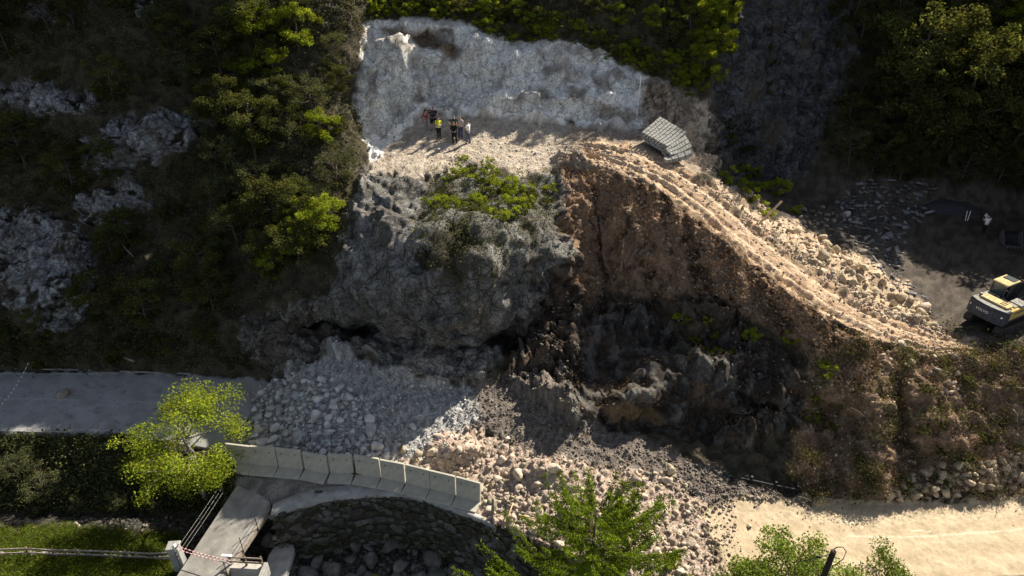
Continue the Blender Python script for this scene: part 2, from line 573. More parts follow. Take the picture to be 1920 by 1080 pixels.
def zone(name, poly, feather=8, wob=1.0):
    sd = poly_sd(px, py, poly) + warp * wob
    Z[name] = sstep(-feather, feather, sd)
    return Z[name]


track_far = [(1090, 262), (1180, 268), (1262, 300), (1330, 345), (1420, 430), (1500, 490), (1580, 545), (1660, 590), (1760, 622), (1840, 640)]
track_near = [(1850, 660), (1740, 668), (1640, 640), (1560, 600), (1480, 545), (1400, 480), (1330, 425), (1260, 370), (1190, 330), (1100, 300)]
zone('rock_white', [(672, 110), (690, 40), (760, 32), (860, 40), (960, 80), (1060, 72), (1130, 95), (1170, 125), (1250, 150), (1300, 190), (1300, 245), (1200, 245), (1050, 232), (900, 218), (790, 212), (760, 240), (690, 310), (676, 200)], 5, .7)
zone('ledge', [(686, 250), (780, 205), (900, 210), (1050, 222), (1200, 236), (1290, 240), (1320, 330), (1180, 330), (1060, 320), (960, 330), (880, 300), (830, 330), (690, 330)], 8)
zone('buttress', [(650, 640), (600, 600), (640, 470), (685, 300), (760, 330), (830, 300), (900, 310), (1045, 330), (1050, 480), (1000, 560), (960, 640), (900, 720), (740, 710), (690, 655)], 8)
zone('soil_slope', [(1040, 300), (1110, 290), (1260, 380), (1400, 480), (1560, 605), (1640, 650), (1650, 720), (1560, 740), (1480, 640), (1330, 560), (1200, 560), (1080, 570), (1050, 430)], 10)
zone('track', track_far + track_near, 7, .6)
zone('tan_rubble_up', [(1330, 330), (1420, 380), (1500, 430), (1600, 470), (1700, 540), (1745, 590), (1760, 625), (1660, 592), (1580, 547), (1500, 492), (1420, 432), (1330, 345), (1280, 240), (1310, 230)], 6)
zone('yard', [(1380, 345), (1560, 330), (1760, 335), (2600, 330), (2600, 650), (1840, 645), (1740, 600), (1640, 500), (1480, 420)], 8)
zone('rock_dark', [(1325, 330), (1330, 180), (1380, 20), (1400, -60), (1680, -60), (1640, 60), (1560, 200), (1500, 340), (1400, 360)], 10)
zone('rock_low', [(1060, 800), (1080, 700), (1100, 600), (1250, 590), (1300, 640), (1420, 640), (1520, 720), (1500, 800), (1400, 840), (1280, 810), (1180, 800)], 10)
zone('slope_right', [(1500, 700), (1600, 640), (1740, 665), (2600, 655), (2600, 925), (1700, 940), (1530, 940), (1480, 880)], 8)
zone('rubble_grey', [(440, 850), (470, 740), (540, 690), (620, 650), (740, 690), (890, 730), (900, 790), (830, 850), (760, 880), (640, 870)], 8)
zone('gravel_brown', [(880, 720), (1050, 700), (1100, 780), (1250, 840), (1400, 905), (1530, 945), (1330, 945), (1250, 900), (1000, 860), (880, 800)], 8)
zone('rubble_tan', [(740, 870), (830, 815), (900, 800), (1000, 850), (1250, 890), (1330, 945), (1320, 1000), (1380, 1110), (1300, 1260), (1050, 1200), (1000, 1060), (960, 1002), (890, 968), (880, 940), (760, 890)], 6)  # upper edge follows the shadow line; the lighter tan also paints in sunlight
zone('road', [(-700, 694), (230, 698), (400, 704), (500, 712), (560, 780), (500, 845), (440, 850), (230, 814), (-700, 808)], 2, .25)
zone('bridgehead', [(425, 880), (560, 880), (640, 905), (505, 955), (420, 925)], 4, .4)
zone('sand', [(1310, 960), (1400, 925), (1530, 938), (1700, 940), (2600, 912), (2600, 1200), (1380, 1140), (1345, 1030)], 6, .5)
zone('bank', [(-700, 812), (230, 818), (440, 880), (440, 960), (-700, 962)], 4, .5)
zone('meadow', [(-700, 990), (100, 985), (330, 1000), (345, 1020), (330, 1600), (-700, 1600)], 10)
zone('streambed', [(-700, 960), (440, 965), (505, 955), (520, 960), (600, 990), (700, 1000), (830, 1018), (960, 1065), (1060, 1100), (1020, 1600), (330, 1600), (345, 1010), (330, 995), (100, 985), (-700, 985)], 5, .5)
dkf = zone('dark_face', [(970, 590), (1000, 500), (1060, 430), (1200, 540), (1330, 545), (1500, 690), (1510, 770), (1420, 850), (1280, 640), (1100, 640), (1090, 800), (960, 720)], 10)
zone('outcrop', [(-20, 400), (90, 400), (160, 440), (185, 530), (150, 600), (90, 620), (0, 560)], 10)
oc = zone('oc2', [(155, 290), (200, 235), (300, 210), (400, 230), (350, 275), (240, 320), (170, 320)], 8)
for nm, pl in (('oc3', [(0, 160), (60, 150), (170, 180), (160, 215), (60, 215), (0, 195)]), ('oc4', [(150, 380), (240, 330), (285, 380), (230, 430), (170, 430)]),
               ('oc5', [(20, -60), (130, -60), (125, 40), (60, 30)]), ('oc6', [(260, -50), (300, -50), (300, 25), (265, 30)]), ('oc7', [(460, 590), (620, 560), (690, 600), (700, 660), (620, 665), (500, 700), (460, 650)])):
    oc = np.maximum(oc, zone(nm, pl, 8))
oc = np.maximum(oc, Z['outcrop'])

# ---- relief
P1 = TP.reshape(-1, 3)
big = fbm(P1 * 0.28, 3).reshape(NU, NV)
rid = ridged(P1 * np.array([.45, .45, .6]), 5, .55).reshape(NU, NV)
med = fbm(P1 * 1.3 + 9, 4).reshape(NU, NV)
fin = fbm(P1 * 4.0 + 3, 3).reshape(NU, NV)
d1, d2, cv = cells(P1 * np.array([1.0, 1.0, .8]) + 0.35 * np.stack([big.ravel()] * 3, 1))
crk = sstep(0.0, 0.16, (d2 - d1).reshape(NU, NV))
cv = cv.reshape(NU, NV)
d1b, d2b, cvb = cells(P1 * 2.6 + 0.5 * np.stack([med.ravel()] * 3, 1))
crkb = sstep(0.0, 0.2, (d2b - d1b).reshape(NU, NV))
cvb = cvb.reshape(NU, NV)
d1c, d2c, cvc = cells(P1 * 6.0)
cob = (0.5 - d1c.reshape(NU, NV))
cvc = cvc.reshape(NU, NV)

wv = 0.3 * np.stack([big.ravel(), med.ravel() * .6, big.ravel()], 1)
rockm = np.maximum.reduce([.85 * dkf * (1 - Z['soil_slope']), Z['rock_white'], Z['buttress'] * (1 - Z['ledge']), Z['rock_dark'], Z['rock_low'], oc])
ROTB = np.array(Euler((0, math.radians(24), .3)).to_matrix())
rsel = (np.maximum(np.maximum(rockm, dkf), np.maximum(Z['soil_slope'], Z['slope_right'])) > .02).ravel()
PB = (P1[rsel] @ ROTB.T) * np.array([.8, 1, 1.1]) + wv[rsel] * .5


def on_rock(fr, sd, lo):
    o_ = np.full(NU * NV, .4)
    o_[rsel] = np.maximum(blocks(PB * fr, sd), lo)
    return ((.42 - o_) / fr).reshape(NU, NV)


fa, fb, fc = on_rock(.30, 1, .14), on_rock(.78, 2, .12), on_rock(2.0, 3, .1)
bed = (P1 @ ROTB.T)[:, 2] / 1.25 + .35 * big.ravel() + .12 * med.ravel()
bed = ((bed - np.floor(bed)) - .5).reshape(NU, NV)
slope = 1 - np.maximum.reduce([Z['road'], Z['sand'], Z['track'], Z['yard'], Z['ledge'], Z['bridgehead'], Z['meadow'], Z['streambed'], Z['bank'], Z['rubble_grey'], Z['rubble_tan'], Z['gravel_brown']])
slope = np.clip(slope, 0, 1)
earth = np.maximum(np.maximum(Z['soil_slope'], Z['slope_right']), dkf)
far = sstep(-60, 0, py)
disp = slope * far * (0.5 * big + 0.25 * med * (1 - .6 * rockm))
brow = Z['buttress'] * (1 - sstep(400, 450, py)) * sstep(720, 800, px)
smo = (1 - .6 * Z['buttress'] * sstep(400, 470, py)) * (1 - .75 * brow)
bb = 1 + .35 * Z['rock_white'] - .25 * Z['buttress']
disp += rockm * far * ((.75 * fa * bb + .80 * fb * smo + .60 * fc * smo) * (1 - .4 * brow) + .22 * bed * sstep(-.2, .3, med) * smo + .03 * fin)
rimd, _ = line_d(px, py, [(690, 40), (760, 32), (860, 40), (960, 80), (1060, 72), (1130, 95), (1170, 125), (1250, 150), (1300, 190)])
disp *= .15 + .85 * sstep(4, 30, rimd)
# erosion gullies on the bare earth run down the slope
gul = ridged(np.stack([(P1[:, 0] + .30 * P1[:, 2]) * .8, P1[:, 2] * .10, P1[:, 1] * .10], 1) + .25 * np.stack([med.ravel()] * 3, 1), 5, .6).reshape(NU, NV)
disp += earth * (1 - .55 * Z['slope_right']) * (1 - Z['track']) * (0.38 * gul + 0.06 * med + 0.05 * fin + .03 * cob + .22 * fc + .35 * fb)
loose = np.maximum.reduce([Z['rubble_grey'], Z['rubble_tan'], Z['gravel_brown'] * .7, Z['tan_rubble_up'] * .8, Z['ledge'] * .45, Z['streambed'] * .9])
disp += loose * (0.14 * med + 0.05 * fin + 0.09 * cob + .04 * fin)
disp += np.maximum(Z['bank'], Z['meadow']) * (.10 * med + .06 * fin)
disp += Z['yard'] * (.06 * med + .03 * fin)
disp += Z['sand'] * (.03 * med + .015 * fin)
# ruts on the haul track
mid = [((a[0] + b2[0]) / 2, (a[1] + b2[1]) / 2) for a, b2 in zip(track_far, track_near[::-1])]
td, ts = line_d(px, py, mid)
wid = np.interp(px, [1090, 1200, 1300, 1450, 1600, 1840], [12, 24, 30, 33, 26, 10])
tq = ts / wid
rut = 0
for c, w_, dp in ((-.62, .13, .26), (-.16, .12, .22), (.12, .10, .14), (.60, .13, .26)):
    dp = dp * .65 * (1 + .5 * wn1) * (.6 + .4 * sstep(-.35, .25, wn2 + .5 * wn1))
    rut = rut - dp * np.exp(-((tq + .06 * wn1 - c) / w_) ** 2)
    rut = rut + dp * .55 * np.exp(-((tq + .06 * wn1 - c - .22) / .1) ** 2)
disp += Z['track'] * (rut * sstep(-1.3, -1, tq) * (1 - sstep(1, 1.3, tq)) + .07 * med + .07 * fin + .05 * cob)
# tyre ruts in the yard
for cx, cy, r0 in ((1690, 560, 90), (1700, 570, 118), (1660, 520, 170), (1672, 530, 196)):
    rr = np.hypot(px - cx, (py - cy) * 2.0)
    disp -= Z['yard'] * .12 * np.exp(-((rr - r0) / 7) ** 2)
bard, bars = line_d(px, py, [(415, 878), (470, 884), (560, 893), (610, 900), (700, 909), (800, 929), (900, 960)])
disp *= sstep(12, 26, bard)
disp *= 1 - np.exp(-((px - 1248) / 62) ** 4 - ((py - 262) / 44) ** 4)
TN = grid_normals(TP)
if TN[NU // 2, NV // 3, 2] < 0:
    TN = -TN
TP = TP + TN * disp[..., None]

# ---- albedo of the ground itself
A = np.zeros((NU, NV, 3))


def paint(mask, c):
    global A
    A = A * (1 - mask[..., None]) + np.asarray(c)[None, None, :] * mask[..., None]


def paint2(mask, c1, c2, t):
    global A
    c = np.asarray(c1)[None, None, :] * (1 - t[..., None]) + np.asarray(c2)[None, None, :] * t[..., None]
    A = A * (1 - mask[..., None]) + c * mask[..., None]


t1 = sstep(-.5, .5, wn1)
t2 = sstep(-.5, .5, med)
t3 = sstep(-.6, .6, fin)
ones = np.ones((NU, NV))
paint2(ones, (.040, .036, .026), (.070, .060, .042), t2)
paint2(oc * sstep(-.25, .12, med + .5 * fin + .25), (.20, .21, .23), (.42, .43, .45), t3)
paint2(Z['oc7'], (.13, .115, .10), (.24, .22, .20), t2)
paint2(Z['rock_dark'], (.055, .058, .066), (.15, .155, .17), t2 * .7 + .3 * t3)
paint2(dkf, (.045, .034, .026), (.115, .092, .075), sstep(-.6, .6, med + fin))  # dark earth; the tone also paints in shade on this face
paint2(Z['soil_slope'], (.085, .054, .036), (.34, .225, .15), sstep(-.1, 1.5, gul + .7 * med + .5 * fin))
paint2(Z['slope_right'], (.15, .10, .066), (.40, .28, .185), t2 * .5 + t3 * .5)
paint(Z['slope_right'] * sstep(.2, .6, wn1 + .4 * fin) * .6, (.08, .075, .03))
paint2(Z['gravel_brown'], (.10, .085, .075), (.20, .175, .155), t3)  # gravel tone kept darker up to the shadow line, shade painted in
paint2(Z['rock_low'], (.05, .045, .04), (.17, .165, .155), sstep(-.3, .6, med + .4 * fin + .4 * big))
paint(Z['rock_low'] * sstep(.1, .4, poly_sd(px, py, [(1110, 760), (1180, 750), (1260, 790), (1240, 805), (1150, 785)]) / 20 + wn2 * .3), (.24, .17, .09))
paint2(Z['buttress'], (.15, .147, .14), (.29, .285, .275), sstep(-.5, .6, med + .5 * big))
moss = Z['buttress'] * sstep(.05, .5, poly_sd(px, py, [(800, 420), (900, 400), (880, 500), (830, 540), (790, 500)]) / 40 + wn1)
paint(moss * .85, (.045, .042, .022))
paint2(Z['ledge'], (.27, .225, .175), (.50, .435, .365), t3 * .6 + t2 * .4)
paint(Z['ledge'] * sstep(1000, 1120, px + 30 * wn1) * .6, (.17, .125, .09))
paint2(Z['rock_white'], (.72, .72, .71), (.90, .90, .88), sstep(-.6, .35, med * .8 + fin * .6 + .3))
stain = Z['rock_white'] * sstep(.15, .75, wn1 + .5 * big + sstep(950, 1250, px) * .45 - .1)
paint(stain * .75, (.22, .18, .14))
band = sstep(-6, 5, poly_sd(px, py, [(715, 50), (745, 52), (790, 58), (835, 74), (858, 92), (845, 102), (790, 94), (735, 76)]) + warp * .3)
paint(band * .9, (.16, .10, .05))
rdg = zone('ridge', [(1195, 160), (1250, 150), (1300, 175), (1335, 200), (1350, 330), (1318, 335), (1300, 250), (1200, 250)], 14)
paint2(rdg, (.14, .105, .075), (.46, .39, .31), sstep(-.5, .6, med + fin))
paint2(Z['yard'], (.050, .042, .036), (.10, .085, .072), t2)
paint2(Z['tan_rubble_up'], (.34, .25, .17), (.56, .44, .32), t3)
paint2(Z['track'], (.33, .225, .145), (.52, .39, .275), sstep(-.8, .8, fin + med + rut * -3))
lanes = np.exp(-((tq + .06 * wn1 - .36) / .15) ** 2) + np.exp(-((tq + .06 * wn1 + .39) / .15) ** 2)
paint(Z['track'] * np.clip(lanes, 0, 1) * (.55 + .25 * wn2), (.56, .43, .31))
ruts = sum(np.exp(-((tq + .06 * wn1 - c_) / .07) ** 2) for c_ in (-.62, -.16, .12, .60))
paint(Z['track'] * np.clip(ruts, 0, 1) * (.5 + .4 * wn2), (.17, .105, .066))
paint2(Z['rubble_grey'], (.20, .20, .20), (.42, .42, .41), t3)
paint2(Z['rubble_tan'], (.27, .20, .155), (.50, .41, .34), t3)
paint2(Z['road'], (.22, .225, .23), (.29, .295, .30), t2 * .5 + t1 * .5)
paint(Z['road'] * sstep(.1, .45, wn1 + sstep(380, 520, px) - .5) * .8, (.20, .19, .18))
ck = ridged(np.stack([px.ravel() / 55, py.ravel() / 22, px.ravel() * 0 + 2], 1), 3).reshape(NU, NV)
paint(Z['road'] * sstep(1.45, 1.6, ck) * .6, (.10, .10, .105))
paint(Z['road'] * sstep(.35, .6, fbm(np.stack([px.ravel() / 90, py.ravel() / 25, px.ravel() * 0 + 8], 1), 3).reshape(NU, NV)) * .45, (.33, .33, .33))
paint2(Z['bridgehead'], (.13, .12, .11), (.24, .225, .205), t2)
tr = np.sin((py - np.interp(px, [1300, 1450, 1700, 1920], [985, 1000, 1010, 990])) / 7.0 + wn1 * 1.2)
paint2(Z['sand'], (.38, .305, .205), (.50, .41, .29), sstep(-1.6, 1.6, tr * .6 + med + fin))
for ln, wd, al in (([(1590, 1005), (1680, 1007), (1780, 1003), (1920, 992), (2100, 980)], 1.3, .4), ([(1420, 988), (1460, 990)], 1.2, .6), ([(1580, 978), (1600, 980)], 1.5, .6), ([(1700, 994), (1745, 996)], 1.2, .5)):
    ld, _ = line_d(px, py, ln)
    paint(Z['sand'] * (1 - sstep(wd * .5, wd * 1.6, ld)) * al, (.74, .68, .56))
for ln, wd, al in (([(-700, 701), (80, 700), (190, 702)], 1.2, .75), ([(-700, 746), (0, 747), (110, 749), (150, 750)], 1.0, .3), ([(190, 752), (330, 755)], 1.0, .12), ([(-700, 803), (60, 803), (230, 808)], 1.6, .18)):
    ld, _ = line_d(px, py, ln)
    paint(Z['road'] * (1 - sstep(wd * .5, wd * 1.5, ld)) * al * (.7 + .3 * t3), (.55, .56, .57))
paint2(Z['bank'], (.020, .022, .010), (.042, .045, .018), t2)
paint2(Z['meadow'], (.030, .042, .012), (.055, .080, .016), t2)
paint2(Z['streambed'], (.030, .028, .022), (.085, .080, .070), t3)

# ---- cut into pieces
PIECES = ['hillside', 'cliff', 'ledge', 'rock_buttress', 'haul_track', 'earth_slope', 'yard', 'rocky_gully', 'road', 'dirt_road', 'scree_slope', 'river_bank', 'meadow', 'streambed', 'road_shoulder', 'rock_outcrop']
code = np.zeros((NU, NV), np.int32)
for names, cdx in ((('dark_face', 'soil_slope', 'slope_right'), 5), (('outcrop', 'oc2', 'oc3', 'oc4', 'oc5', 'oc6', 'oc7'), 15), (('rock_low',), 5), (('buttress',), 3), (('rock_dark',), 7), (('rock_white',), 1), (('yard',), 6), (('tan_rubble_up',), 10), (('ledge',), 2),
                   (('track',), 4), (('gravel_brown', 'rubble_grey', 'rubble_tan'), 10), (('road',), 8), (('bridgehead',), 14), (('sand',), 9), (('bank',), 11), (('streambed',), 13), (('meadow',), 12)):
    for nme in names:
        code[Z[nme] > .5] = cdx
vid = np.arange(NU * NV).reshape(NU, NV)
FQ = np.stack([vid[:-1, :-1], vid[1:, :-1], vid[1:, 1:], vid[:-1, 1:]], -1).reshape(-1, 4)
fcode = code[:-1, :-1].reshape(-1)
TPf = TP.reshape(-1, 3).astype(np.float32)
Af = np.clip(A, 0, .9).reshape(-1, 3)
M_WHITE = mat_rockface('fresh_limestone', .85, .42, .76, (.27, .225, .18), .75)
M_ROCK = mat_rockface('weathered_limestone', .40, .30, .45, (.085, .07, .05), .8, .8, ((.30, .022),))
M_SOIL = mat_ground('soil', 8.0, .45, .8, .09)
M_ROAD = mat_ground('weathered_asphalt', 10.0, .18, .25, .02)
M_SAND = mat_ground('compacted_sand', 7.0, .16, .4, .04)
M_TURF = mat_ground('turf', 9.0, .5, 1.0, .15)
PM = [M_SOIL, M_WHITE, M_SOIL, M_ROCK, M_SOIL, M_SOIL, M_SOIL, M_ROCK, M_ROAD, M_SAND, M_SOIL, M_TURF, M_TURF, M_SOIL, M_SOIL, M_ROCK]
M_EARTH = mat_rockface('rooty_earth', .60, .66, .70, (.23, .15, .095), .35, .8)
PM[5] = M_EARTH


def piece(name, faces, m):
    used = np.unique(faces)
    remap = np.full(len(TPf), -1, np.int64)
    remap[used] = np.arange(len(used))
    me = np_mesh(name, TPf[used], remap[faces], m, name not in ('cliff', 'rock_buttress', 'rocky_gully', 'rock_outcrop'))
    ca = me.attributes.new('albedo', 'FLOAT_COLOR', 'POINT')
    c4 = np.ones((len(used), 4), np.float32)
    c4[:, :3] = Af[used]
    ca.data.foreach_set('color', c4.ravel())
    o = link_mesh(name, me)
    o['kind'] = 'structure'
    return o


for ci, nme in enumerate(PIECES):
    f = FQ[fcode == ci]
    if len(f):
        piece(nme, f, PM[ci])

# a wide skirt of land out to the horizon, under and beyond the lofted sheet
def ground(gx, gy):
    """point of the finished terrain at a picture position"""
    i = int(np.clip(np.searchsorted(UPX, gx), 1, NU - 1))
    t = (gx - UPX[i - 1]) / (UPX[i] - UPX[i - 1])
    i = i if t > .5 else i - 1
    pyc = GPY[i][::-1]
    pc = TP[i][::-1]
    p = Vector([float(np.interp(gy, pyc, pc[:, k])) for k in range(3)])
    return p


def gnormal(gx, gy, e=8):
    a, b2 = ground(gx - e, gy), ground(gx + e, gy)
    c, d = ground(gx, gy - e), ground(gx, gy + e)
    n = (b2 - a).cross(c - d)
    n.normalize()
    return n if n.z > 0 else -n
# ------------------------------------------------------------------ rocks
def ico(sub):
    bm = bmesh.new()
    bmesh.ops.create_icosphere(bm, subdivisions=sub, radius=1.0)
    V = np.array([v.co[:] for v in bm.verts])
    F = np.array([[v.index for v in f.verts] for f in bm.faces])
    bm.free()
    return V, F


def rock_shape(seed, sub=2, flat=1.0, cuts=11):
    r = np.random.default_rng(seed)
    V, F = ico(sub)
    V = V * (1 + 0.18 * fbm(V * 0.9 + seed * 7.1, 2)[:, None])
    for _ in range(cuts):
        n = r.normal(size=3); n /= np.linalg.norm(n)
        d = r.uniform(.36, .64)
        ex = V @ n - d
        V = V - np.where(ex > 0, ex, 0)[:, None] * n * .99
    V = V * (1 + 0.05 * fbm(V * 3 + seed, 2)[:, None])
    V = V * (r.uniform(.85, 1.3), r.uniform(.7, 1.0), r.uniform(.6, .85) * flat)
    return V / np.abs(V).max(), F


def slab_shape(seed):
    r = np.random.default_rng(seed)
    n = r.integers(4, 7)
    ang = np.sort(r.uniform(0, 6.283, n) * .35 + np.arange(n) * 6.283 / n * .65 + r.uniform(0, 6))
    rad = r.uniform(.6, 1.0, n)
    pts = np.stack([rad * np.cos(ang), rad * np.sin(ang) * r.uniform(.45, .9)], 1)
    th = r.uniform(.07, .15)
    top = np.c_[pts * .94, np.full(n, th)]
    bot = np.c_[pts, np.full(n, -th)]
    V = np.r_[top, bot]
    F = []
    for k in range(1, n - 1):
        F.append([0, k, k + 1]); F.append([n, n + k + 1, n + k])
    for k in range(n):
        j = (k + 1) % n
        F.append([k, n + k, n + j]); F.append([k, n + j, j])
    return V, np.array(F)


def mat_rock(name, c1, c2, scale=3.0, dirt=(.15, .11, .08), dirt_amt=.35):
    m, nt, b = new_mat(name)
    tc = N(nt, 'ShaderNodeTexCoord')
    oi = N(nt, 'ShaderNodeObjectInfo')
    at = N(nt, 'ShaderNodeAttribute', attribute_name='tint')
    n1 = N(nt, 'ShaderNodeTexNoise'); n1.inputs['Scale'].default_value = scale; n1.inputs['Detail'].default_value = 8
    n1.inputs['Roughness'].default_value = .65
    geo = N(nt, 'ShaderNodeNewGeometry')
    nt.links.new(geo.outputs['Position'], n1.inputs['Vector'])
    mr = N(nt, 'ShaderNodeMapRange'); mr.inputs[1].default_value = .3; mr.inputs[2].default_value = .7
    nt.links.new(n1.outputs['Fac'], mr.inputs[0])
    mix = N(nt, 'ShaderNodeMix', data_type='RGBA')
    mix.inputs['A'].default_value = (*c1, 1); mix.inputs['B'].default_value = (*c2, 1)
    nt.links.new(mr.outputs[0], mix.inputs['Factor'])
    n2 = N(nt, 'ShaderNodeTexNoise'); n2.inputs['Scale'].default_value = 1.3; n2.inputs['Detail'].default_value = 5
    nt.links.new(geo.outputs['Position'], n2.inputs['Vector'])
    m2 = N(nt, 'ShaderNodeMapRange'); m2.inputs[1].default_value = .5; m2.inputs[2].default_value = .68; m2.inputs[4].default_value = dirt_amt
    nt.links.new(n2.outputs['Fac'], m2.inputs[0])
    mx2 = N(nt, 'ShaderNodeMix', data_type='RGBA')
    nt.links.new(m2.outputs[0], mx2.inputs['Factor'])
    nt.links.new(mix.outputs['Result'], mx2.inputs['A'])
    mx2.inputs['B'].default_value = (*dirt, 1)
    rr = N(nt, 'ShaderNodeMapRange'); rr.inputs[3].default_value = .72; rr.inputs[4].default_value = 1.2
    nt.links.new(oi.outputs['Random'], rr.inputs[0])
    s1 = N(nt, 'ShaderNodeVectorMath', operation='SCALE')
    nt.links.new(mx2.outputs['Result'], s1.inputs[0]); nt.links.new(rr.outputs[0], s1.inputs['Scale'])
    s2 = N(nt, 'ShaderNodeVectorMath', operation='MULTIPLY')
    nt.links.new(s1.outputs[0], s2.inputs[0]); nt.links.new(at.outputs['Color'], s2.inputs[1])
    nt.links.new(s2.outputs[0], b.inputs['Base Color'])
    b.inputs['Roughness'].default_value = .92
    b.inputs['Specular IOR Level'].default_value = .15
    bp = N(nt, 'ShaderNodeBump'); bp.inputs['Strength'].default_value = .6; bp.inputs['Distance'].default_value = .06
    n3 = N(nt, 'ShaderNodeTexNoise'); n3.inputs['Scale'].default_value = 9; n3.inputs['Detail'].default_value = 6
    nt.links.new(geo.outputs['Position'], n3.inputs['Vector'])
    nt.links.new(n3.outputs['Fac'], bp.inputs['Height']); nt.links.new(bp.outputs[0], b.inputs['Normal'])
    return m


R_GREY = mat_rock('grey_limestone', (.34, .34, .34), (.62, .62, .61))
R_TAN = mat_rock('tan_rubble_stone', (.36, .285, .215), (.60, .51, .42), dirt=(.22, .15, .10))
R_OCHRE = mat_rock('ochre_limestone', (.36, .28, .18), (.58, .49, .36), dirt=(.25, .16, .09))
R_SLATE = mat_rock('broken_slate', (.14, .145, .155), (.30, .31, .33), dirt_amt=.15)
R_WET = mat_rock('mossy_river_stone', (.09, .09, .085), (.24, .235, .22), dirt=(.05, .055, .03), dirt_amt=.7)
R_BROWN = mat_rock('brown_gravel_stone', (.16, .135, .115), (.32, .28, .24))


def tint_attr(me, n, val=None, dom='POINT'):
    a = me.attributes.new('tint', 'FLOAT_COLOR', dom)
    c = np.ones((n, 4), np.float32)
    if val is not None: c[:, :3] = val
    a.data.foreach_set('color', c.ravel())


ROCKV = [rock_shape(100 + k) for k in range(12)]
ROCKS1 = [rock_shape(300 + k, 1, 1.0, 7) for k in range(10)]
SLABV = [slab_shape(500 + k) for k in range(10)]


def rock_meshes(mat, shapes, name):
    out = []
    for k, (V, F) in enumerate(shapes):
        me = np_mesh(name, V, F, mat, False)
        tint_attr(me, len(V))
        out.append(me)
    return out


def pick(mask_fn, n, r):
    """indices of random terrain vertices weighted by a mask over the sheet"""
    w = mask_fn.ravel().astype(float)
    w = np.where(w > .35, w, 0)
    inf = (px.ravel() > -20) & (px.ravel() < 1940) & (py.ravel() < 1100) & (py.ravel() > -20)
    w = w * inf
    n = min(n, int((w > 0).sum()))
    w /= w.sum()
    return r.choice(len(w), size=n, replace=False, p=w)


TNf = grid_normals(TP).reshape(-1, 3)
if TNf[:, 2].mean() < 0: TNf = -TNf


def depth_of(P):
    return P[..., 1] * CP - (P[..., 2] - CAMH) * SP


def lone_rock(name, meshes, P, size, r, label, cat, group=None, sink=.35, up=None, rot=None, stretch=(1, 1, 1)):
    o = link_mesh(name, meshes[int(r.integers(len(meshes)))])
    o.location = Vector([float(v) for v in P]) + Vector((0, 0, size * (0.5 - sink)))
    o.rotation_euler = rot or (r.uniform(-.5, .5), r.uniform(-.5, .5), r.uniform(0, 6.28))
    o.scale = tuple(size * s for s in stretch)
    return tag(o, label, cat, group)


def field(mask, n, pxsize, name, mat, label, cat, group, seed, shapes=ROCKV, sink=.35, mind=.75, slab=False):
    """n single rocks scattered where the mask is, sizes given in picture pixels (radius)"""
    r = np.random.default_rng(seed)
    meshes = rock_meshes(mat, shapes, name)
    idx = pick(mask, n * 6, r)
    kept = []
    k = 0
    szs = np.sort(r.uniform(0, 1, n) ** 2.2 * (pxsize[1] - pxsize[0]) + pxsize[0])[::-1]
    pxf, pyf = px.ravel(), py.ravel()
    for i in idx:
        if k >= n: break
        s = szs[k]
        ok = all((pxf[i] - a) ** 2 + 1.6 * (pyf[i] - b2) ** 2 > (mind * (s + c)) ** 2 for a, b2, c in kept)
        if not ok: continue
        kept.append((pxf[i], pyf[i], s))
        P = TPf[i]
        m = s * float(depth_of(P)) / FPX
        rot = None
        if slab:
            rot = (r.normal() * .35, r.normal() * .35, r.uniform(0, 6.28))
        lone_rock(name, meshes, P, m, r, label, cat, group, sink if not slab else .42, rot=rot)
        k += 1
    return kept


def loose_mass(mask, n, pxsize, name, mat, label, seed, shapes=ROCKS1, power=3.0):
    r = np.random.default_rng(seed)
    w = mask.ravel()
    idx = pick(mask, n, r)
    n = len(idx)
    Vs, Fs, Ts = [], [], []
    off = 0
    s = (r.uniform(0, 1, n) ** power * (pxsize[1] - pxsize[0]) + pxsize[0])
    for j, i in enumerate(idx):
        V, F = shapes[int(r.integers(len(shapes)))]
        P = TPf[i]
        m = s[j] * float(depth_of(P)) / FPX
        a = r.uniform(0, 6.28)
        M = np.array(Euler((r.uniform(-.6, .6), r.uniform(-.6, .6), a)).to_matrix())
        Vs.append((V * m) @ M.T + P + np.array((r.normal() * .03, r.normal() * .03, m * .12)))
        Fs.append(F + off)
        t = r.uniform(.6, 1.2)
        Ts.append(np.full((len(V), 3), t) * (1 + r.normal(size=3) * .05))
        off += len(V)
    V = np.concatenate(Vs); F = np.concatenate(Fs)
    me = np_mesh(name, V, F, mat, False)
    tint_attr(me, len(V), np.concatenate(Ts))
    o = link_mesh(name, me)
    o['kind'] = 'stuff'
    o['label'] = label
    o['category'] = 'rubble'
    return o


coarse = Z['rubble_grey'] * sstep(-30, 40, poly_sd(px, py, [(445, 850), (450, 770), (540, 700), (600, 700), (700, 760), (730, 860), (640, 868), (560, 855)]))
fine_grey = Z['rubble_grey']
clear_bar = 1 - sstep(-16, -4, -np.abs(line_d(px, py, [(440, 880), (560, 893), (610, 900), (700, 910), (800, 930), (895, 955)])[0]))
coarse = coarse * clear_bar
field(coarse, 190, (6, 15), 'limestone_boulder', R_GREY, 'pale grey angular boulder in the rockfall pile behind the concrete barrier', 'boulder', 'boulders in the grey rockfall pile', 21, sink=.3, mind=.62)
loose_mass(coarse, 1500, (2, 6.5), 'rubble', R_GREY, 'grey broken rubble filling the rockfall pile', 22)
loose_mass(fine_grey * clear_bar, 2600, (1, 4.5), 'rubble', R_GREY, 'fine pale grey rubble on the upper rockfall slope', 23)
tanm = Z['rubble_tan'] * clear_bar
field(tanm, 120, (5, 17), 'rubble_rock', R_TAN, 'sunlit tan rock in the rubble spilling towards the road edge', 'rock', 'tan rocks in the roadside rubble', 24)
